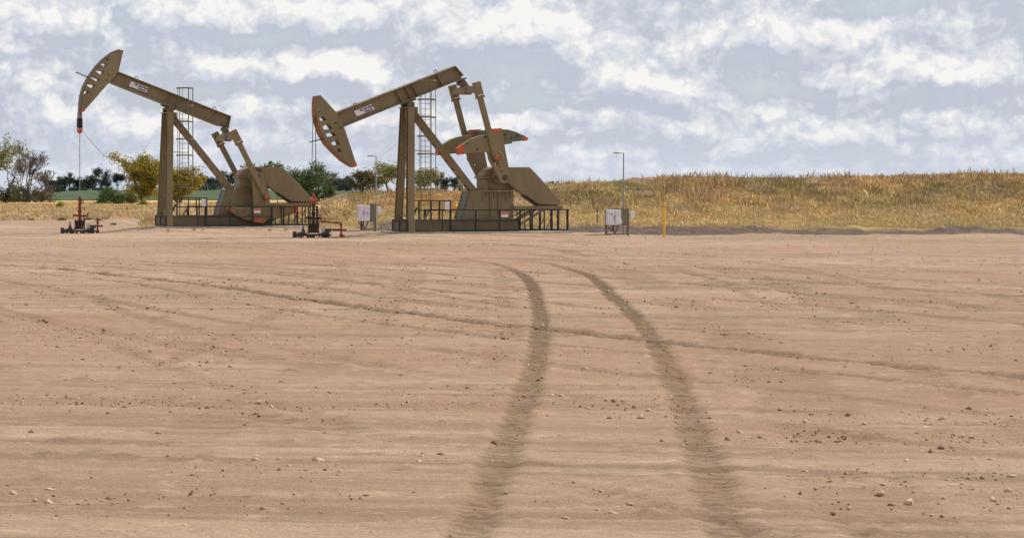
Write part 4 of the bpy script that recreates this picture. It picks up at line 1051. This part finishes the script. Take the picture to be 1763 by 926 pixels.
# ------------------------------------------------------------------ stakes and weeds
def stake(u, v, vt, label, m=WOOD):
    x, y, z = on_ground(u, v); S = F / y; H = (v - vt) / S
    tag(MB().box((x, y, z + H / 2 - .1), (.055, .055, H + .2), Matrix.Rotation(rng.uniform(-.04, .04), 3, 'Y')).build('fence_stake', m, None), label, 'stake', 'thin stakes in the grass')
stake(218.5, 369, 355, 'thin stake in the meadow left of the yellow tree foot')
stake(146, 368, 356, 'thin stake in the meadow just right of the left wellhead')
stake(89.5, 368, 360, 'thin short stake in the meadow left of the left wellhead')
stake(31.5, 367, 359, 'thin stake in the meadow under the bare leaning tree')
stake(554.5, 372, 353, 'reddish thin stake right of the right wellhead', RUST)
stake(1028, 386, 362, 'dark green stake in the bank grass left of the right cabinet', mat('green_stake', (.03, .05, .035), .6))
def tuft(u, v, w, h, label, col=(.13, .14, .05), n=350):
    x, y, z = on_ground(u, v); S = F / y
    xx = x + rng.normal(0, w / S / 3, n); yy = y + rng.normal(0, .35, n)
    hb_ = np.maximum(.05, h / S * rng.uniform(.5, 1.1, n) * np.exp(-((xx - x) / (w / S / 2)) ** 2))
    cc = np.array([col]) * rng.uniform(.6, 1.5, (n, 1)) + (rng.random((n, 1)) < .25) * np.array([[.15, .10, .02]])
    o = blades('weed_tuft', xx, yy, hb_, np.full(n, .012), cc, .5); tag(o, label, 'weed', 'weed tufts on the pad')
for a in ((106, 379.5, 13, 6, 'dark green weed tuft left of the left wellhead'), (150, 378.5, 15, 5, 'dark green weed tuft behind the left wellhead riser'),
          (170, 380.5, 12, 4, 'green weed tuft right of the left wellhead riser'), (195, 387, 13, 4, 'yellow green weed tuft alone on bare dirt'),
          (55, 379, 10, 4, 'small weed tuft at the meadow edge under the bare tree'), (9, 378, 9, 6, 'weed tuft at the meadow edge at far left'),
          (258, 384, 8, 6, 'weed tuft beside the left end of the left skid')): tuft(*a[:4], a[4], (.16, .17, .05) if 'yellow' in a[4] else (.08, .10, .04))
for a in ((290, 397.5, 'straw weed tuft in front of the left post foot'), (334, 396.5, 'straw weed tuft in front of the left gate panel'), (349, 397, 'green straw weed tuft right of the gate panel'),
          (464, 397, 'straw weed tuft in front of the left crank'), (492, 396.5, 'faint straw weed tuft near the right end of the left skid')): tuft(a[0], a[1], 8, 4, a[2], (.46, .32, .15), 90)

# ------------------------------------------------------------------ trees
def leaf_mesh(name, pts, size, cols, parent, squash=1.0):
    n = len(pts); a = rng.normal(0, 1, (n, 3)); a /= np.linalg.norm(a, axis=1, keepdims=True)
    b_ = np.cross(a, rng.normal(0, 1, (n, 3))); b_ /= np.linalg.norm(b_, axis=1, keepdims=True) + 1e-9
    s = size * rng.uniform(.6, 1.3, (n, 1))
    v = np.stack([pts - a * s, pts + b_ * s * .55, pts + a * s, pts - b_ * s * .55], 1)
    me = bpy.data.meshes.new(name); me.vertices.add(n * 4); me.vertices.foreach_set('co', v.astype(np.float32).ravel())
    me.loops.add(n * 4); me.loops.foreach_set('vertex_index', np.arange(n * 4, dtype=np.int32)); me.polygons.add(n)
    me.polygons.foreach_set('loop_start', np.arange(0, n * 4, 4, dtype=np.int32)); me.update(calc_edges=True)
    c4 = np.ones((n, 4, 4)); c4[:, :, :3] = cols[:, None, :]
    at = me.color_attributes.new('Col', 'FLOAT_COLOR', 'POINT'); at.data.foreach_set('color', c4.astype(np.float32).ravel())
    me.materials.append(LEAF); o = bpy.data.objects.new(name, me); C.objects.link(o); o.parent = parent
    return o
def branches(mb, p, d, L, r, depth, tips, spread=.6, lean=0.0, seg=5, minr=.012, kids=(2, 3), upb=.12):
    n = 3; q = p.copy()
    for k in range(n):
        d = (d + Vector((random.gauss(0, .13) + lean * .12, random.gauss(0, .13), random.gauss(0, .08) + upb * .5))).normalized()
        q2 = q + d * (L / n); r2 = max(r * (1 - .13), minr); mb.tube(q, q2, r, r2, seg, cap=False); q = q2; r = r2
        if depth <= 2: tips.append(q.copy())
        if k < n - 1 and depth > 0 and random.random() < (.55 if depth < 4 else .3):
            dd_ = (d + Vector((random.gauss(0, spread), random.gauss(0, spread), random.gauss(0, spread * .5)))).normalized()
            branches(mb, q, dd_, L * random.uniform(.5, .75), r * .55, depth - 1, tips, spread, lean, max(3, seg - 1), minr, kids, upb)
    if depth > 0:
        for k in range(random.randint(*kids)):
            dd_ = (d + Vector((random.gauss(0, spread), random.gauss(0, spread), random.gauss(0, spread * .55) + upb))).normalized()
            branches(mb, q, dd_, L * random.uniform(.62, .82), r * .66, depth - 1, tips, spread, lean, max(3, seg - 1), minr, kids, upb)
    else: tips.append(q.copy())
FAN = dict(kids=(3, 3), spread=.5, upb=.22)
def tree(name, label, u, vb, vt, w, Y, cols, n=2500, leaf=.2, bare=False, lean=0.0, bark=None, group=None, trunk=.28, sparse=.6, depth=3, cat='tree', shape='round', zfix=None, rr=.20):
    X = (u - U0) * Y / F; z = hgt(X, Y) if zfix is None else zfix; S = F / Y
    H = (CH - (vt - V0) / S) - z; Wd = w / S / 2
    t_ = thing(name, label, cat, (X, Y, z), 0, group)
    random.seed(int(u * 7 + vt)); mb = MB(); tips = []
    branches(mb, Vector((0, 0, -.2)), Vector((lean * .3, 0, 1)).normalized(), H * trunk, max(.03, H * (.022 if bare else .015)), depth, tips, .62 if not bare else .48, lean, 6, .012 if not bare else .016, (2, 3) if not bare else (3, 3), .12 if not bare else .2)
    T_ = np.array([tuple(p) for p in tips]); 
    if not bare:                               # keep the crown over the trunk
        mx = float(np.median(T_[:, 0])) / max(float(np.median(T_[:, 2])), .1); my = float(np.median(T_[:, 1])) / max(float(np.median(T_[:, 2])), .1)
        T_ = T_ - np.stack([T_[:, 2] * mx, T_[:, 2] * my, T_[:, 2] * 0], -1); mb.v = [(v[0] - v[2] * mx, v[1] - v[2] * my, v[2]) for v in mb.v]
    # fit to the wanted height and width
    zs = H * .97 / max(T_[:, 2].max(), .1); xsn = Wd * .92 / max(np.percentile(np.abs(T_[:, 0]), 93 if not bare else 100), .1)
    xm_ = T_[:, 0].mean() * 0
    ys_ = min(xsn, zs) if not bare else xsn
    mb.v = [(v[0] * (xsn if not lean else xsn), v[1] * ys_, v[2] * zs) for v in mb.v]; T_ = T_ * np.array([xsn, ys_, zs])
    mb.build('trunk', bark or BARK, t_, 0, True)
    if not bare:
        lo = H * sparse * .25
        T_ = T_[T_[:, 2] > lo] if (T_[:, 2] > lo).sum() > 6 else T_
        nc = 26 if n > 1500 else 14
        ci = rng.integers(0, len(T_), nc * 2); extra = T_[ci] + rng.normal(0, .10, (nc * 2, 3)) * np.array([Wd, Wd, H * .5])
        low = np.stack([rng.normal(0, .33, nc) * Wd, rng.normal(0, .33, nc) * Wd, rng.uniform(.12, .5, nc) * H], -1)
        q = rng.normal(0, 1, (nc * 2, 3)); q /= np.linalg.norm(q, axis=1, keepdims=True); q *= rng.uniform(.35, 1.0, (nc * 2, 1)) * np.array([Wd * .92, Wd * .92, H * .42]); q[:, 2] += H * .50
        cen = np.concatenate([T_, extra] + ([low] if sparse < .5 else []) + ([q, q] if sparse < .3 else [])); k = rng.integers(0, len(cen), n)
        if sparse < .3: k = np.where(rng.random(n) < .62, rng.integers(len(cen) - nc * 4, len(cen), n), k)
        cs = rng.uniform(.5, 1.3, len(cen)); rad = min(Wd, H / 2) * rr
        pts = cen[k] + rng.normal(0, 1, (n, 3)) * (rad * cs[k])[:, None] * np.array([1, 1, .7])
        pts = pts[pts[:, 2] > .1 * H if shape != 'bush' else pts[:, 2] > 0]; k = k[:len(pts)]
        pal = np.array(cols); ccol = pal[rng.integers(0, len(pal), len(cen))] * rng.uniform(.8, 1.2, (len(cen), 1))
        c_ = ccol[k] * rng.uniform(.65, 1.35, (len(pts), 1))
        leaf_mesh('crown', pts, leaf, c_, t_)
    return t_
def bush(name, label, u, vb, vt, w, Y, cols, n=1200, leaf=.13, group=None, stems=True):
    X = (u - U0) * Y / F; z = hgt(X, Y); S = F / Y; H = (CH - (vt - V0) / S) - z; Wd = w / S / 2
    t_ = thing(name, label, 'shrub', (X, Y, z), 0, group)
    nb = 22; c = np.stack([rng.uniform(-.8, .8, nb) * Wd, rng.uniform(-.8, .8, nb) * Wd, rng.uniform(.15, .8, nb) * H], -1)
    c[:, 2] *= np.sqrt(np.maximum(.15, 1 - (c[:, 0] / Wd) ** 2))
    k = rng.integers(0, nb, n); pts = c[k] + rng.normal(0, .17, (n, 3)) * np.array([Wd, Wd, H * .8]); pts[:, 2] = np.abs(pts[:, 2])
    pal = np.array(cols); cc = pal[rng.integers(0, len(pal), nb)][k] * rng.uniform(.6, 1.4, (n, 1))
    mb = MB()
    for q in c[:10]: mb.tube((q[0] * .15, q[1] * .15, -.1), tuple(q), .03, .012, 4, cap=False)
    mb.build('stem', BARK, t_); leaf_mesh('crown', pts, leaf, cc, t_); return t_
OLV = [(.19, .19, .09), (.27, .26, .13), (.14, .15, .07)]; YELG = [(.42, .33, .05), (.30, .26, .05), (.20, .20, .045), (.38, .26, .04)]
YEL2 = [(.55, .42, .05), (.50, .36, .04), (.28, .27, .05)]; DK = [(.06, .075, .062), (.075, .085, .062), (.042, .055, .05)]  # DK: dark greens lifted towards blue, distance haze put into the colour
GRN = [(.09, .13, .045), (.13, .17, .06), (.065, .10, .04)]; BRN = [(.17, .10, .055), (.12, .09, .05), (.09, .10, .04)]; PALE_ = [(.34, .33, .14), (.27, .28, .12), (.40, .36, .15)]
tree('cottonwood_tree', 'tall airy olive green tree at the left edge', 8, 351, 232, 108, 480, OLV, 4600, .16, rr=.11, sparse=.8, depth=4, trunk=.33)
tree('bare_tree', 'leafless grey tree leaning right with sweeping branches', 42, 351, 256, 104, 474, None, bare=True, lean=.55, bark=BARKG, depth=5, trunk=.24)
tree('bare_tree', 'small leafless grey tree right of the big leaning one', 72, 351, 290, 52, 478, None, bare=True, bark=BARKG, depth=4, trunk=.2)
tree('bare_tree', 'leafless upright grey tree between the olive tree and the leaning one', 30, 351, 268, 50, 470, None, bare=True, bark=BARKG, depth=5, trunk=.28)
bush('shrub', 'dark green shrub at the foot of the left edge tree', 10, 351, 305, 52, 468, OLV + DK, 2600, .16)
bush('shrub', 'dark shrub under the bare leaning tree trunk', 38, 351, 318, 46, 466, DK + OLV, 1700, .16)
bush('shrub', 'low brown grey brush right of the bare leaning tree', 72, 351, 318, 52, 470, [(.16, .12, .09), (.12, .10, .07), (.10, .09, .05)], 1500, .15)
bush('shrub', 'small bright yellow green bush alone in the meadow', 103, 358, 345, 13, 330, [(.30, .36, .04), (.22, .30, .04)], 700, .08)
bush('shrub', 'wide green bush in front of the green field', 188, 353, 324, 52, 420, GRN, 3200, .14)
bush('shrub', 'pale yellow green bush in front of the yellow tree foot', 246, 353, 343, 17, 380, [(.36, .34, .06), (.26, .28, .05)], 700, .10)
bush('shrub', 'olive brush left of the yellow tree', 222, 353, 326, 34, 440, [(.17, .16, .04), (.12, .13, .04)], 1500, .14)
tree('autumn_tree', 'round yellow green autumn tree left of the left post', 247, 352, 262, 80, 450, YELG, 14000, .16, sparse=.2, depth=4, trunk=.16, rr=.16)
tree('autumn_tree', 'bright yellow autumn tree seen through the left ladder cage', 310, 352, 286, 66, 445, YEL2 + YELG, 10000, .16, sparse=.2, depth=4, trunk=.15, rr=.16)
G1 = 'dark trees in a row beyond the green field'
far = [(86, 305, 20), (97, 309, 20), (108, 303, 14), (120, 296, 14), (135, 304, 13), (147, 308, 17), (158, 300, 18), (171, 289, 22), (181, 303, 16), (203, 296, 14),
       (338, 303, 20), (350, 299, 20), (363, 304, 18), (376, 300, 20), (391, 294, 22), (405, 300, 18), (585, 304, 20), (598, 301, 18), (572, 308, 18), (765, 305, 18), (783, 303, 20), (949, 312, 16), (497, 296, 22)]
place = {86: 'leftmost, beside the bare brush', 97: 'second, low and dense', 108: 'third from the left', 120: 'slim and tall, left of the polished rod', 135: 'right behind the left polished rod', 147: 'first right of the left polished rod', 158: 'airy, third right of the rod', 171: 'flat topped and tallest, right of the rod', 181: 'small, right of the flat topped one', 203: 'slim, just left of the yellow tree',
         338: 'just right of the yellow tree', 350: 'second right of the yellow tree', 363: 'third right of the yellow tree', 376: 'left of the left rear brace foot', 391: 'tall, behind the left rear brace foot', 405: 'beside the left gearbox', 585: 'middle one right of the right bridle', 598: 'just left of the reddish trees', 572: 'first right of the big green tree', 765: 'left one of the pair behind the right jack', 783: 'right one of the pair behind the right jack', 949: 'small, peeping over the bank beside the right belt guard', 497: 'behind the left belt guard'}
for (u, vt, w) in far:
    if u < 420: w *= 1.25
    tree('distant_tree', 'dark distant tree, ' + place[u], u, 335, vt, w * 1.15, 900 + rng.uniform(-15, 25), DK, 2000, .20, group=G1, sparse=(.4 if vt < 300 else .25), depth=4, trunk=.2, rr=.16)
for (u, vt, w, lb) in ((190, 300, 16, 'bare pale distant tree right of the flat topped dark tree'), (218, 303, 22, 'bare pale distant tree half behind the yellow tree'), (128, 306, 12, 'bare distant tree left of the left polished rod')):
    tree('bare_tree', lb, u, 335, vt, w, 890, None, bare=True, bark=mat('pale_bark', (.2, .18, .17), .9), depth=4, trunk=.25)
for (u, vt, w, lb) in ((432, 281, 30, 'pale green tree top above the left gearbox'), (458, 277, 26, 'pale green tree top above the left belt guard'), (478, 280, 22, 'small pale green tree top right of the others over the belt guard')):
    tree('cottonwood_tree', lb, u, 345, vt, w, 420, [(.13, .16, .06), (.18, .20, .08)], 1500, .16, group='green tree tops above the left jack', sparse=.8, depth=3, trunk=.3)
tree('willow_tree', 'dense dark green tree behind the right bridle cables', 530, 340, 288, 66, 400, GRN, 5200, .15, sparse=.2, depth=4, trunk=.16)
tree('willow_tree', 'taller green tree with a separate top right of the bridle cables', 556, 340, 276, 36, 404, GRN + OLV, 1900, .15, sparse=.9, depth=3, trunk=.32)
bush('shrub', 'light green shrub right of the dense dark green tree', 566, 340, 312, 26, 396, [(.13, .17, .06)] + GRN, 1400, .14)
tree('autumn_tree', 'reddish brown tree left of the thin mast', 622, 340, 294, 46, 420, BRN + GRN[:1], 2600, .15, sparse=.3, depth=3, trunk=.2)
tree('autumn_tree', 'reddish green tree right behind the thin mast', 644, 340, 297, 40, 425, BRN + OLV, 2200, .15, sparse=.3, depth=3, trunk=.2)
tree('autumn_tree', 'sparse pale yellow tree left of the right post', 671, 340, 279, 44, 400, PALE_, 2200, .14, sparse=.6, depth=4, trunk=.24)
tree('autumn_tree', 'sparse pale yellow tree behind the right ladder', 728, 340, 290, 52, 400, PALE_, 2400, .14, sparse=.5, depth=4, trunk=.24)
tree('distant_tree', 'grey rounded distant tree right of the right ladder', 752, 340, 297, 20, 860, [(.09, .11, .09), (.07, .08, .07)], 900, .26, group=G1, sparse=.4)
bush('shrub', 'pale sage green shrub on the bank left of the right pedestal', 797, 345, 312, 20, 196, [(.34, .34, .20), (.26, .28, .15)], 1500, .05)
bush('shrub', 'pale sage green shrub on the bank behind the right ladder foot', 747, 345, 322, 22, 197, [(.30, .31, .16), (.24, .26, .12)], 1200, .05)
for (u, vt, w, lb) in ((96, 318, 36, 'low dark brush under the leftmost distant trees'), (135, 322, 34, 'low dark brush behind the left polished rod'), (175, 322, 36, 'low dark brush under the flat topped distant tree'), (368, 312, 84, 'dark distant thicket seen right of the yellow tree'), (590, 312, 44, 'dark distant thicket right of the right bridle')):
    bush('shrub', lb, u, 336, vt, w, 880, DK, 1600, .22, group='distant thickets under the tree row')
print('objects', len(bpy.data.objects))
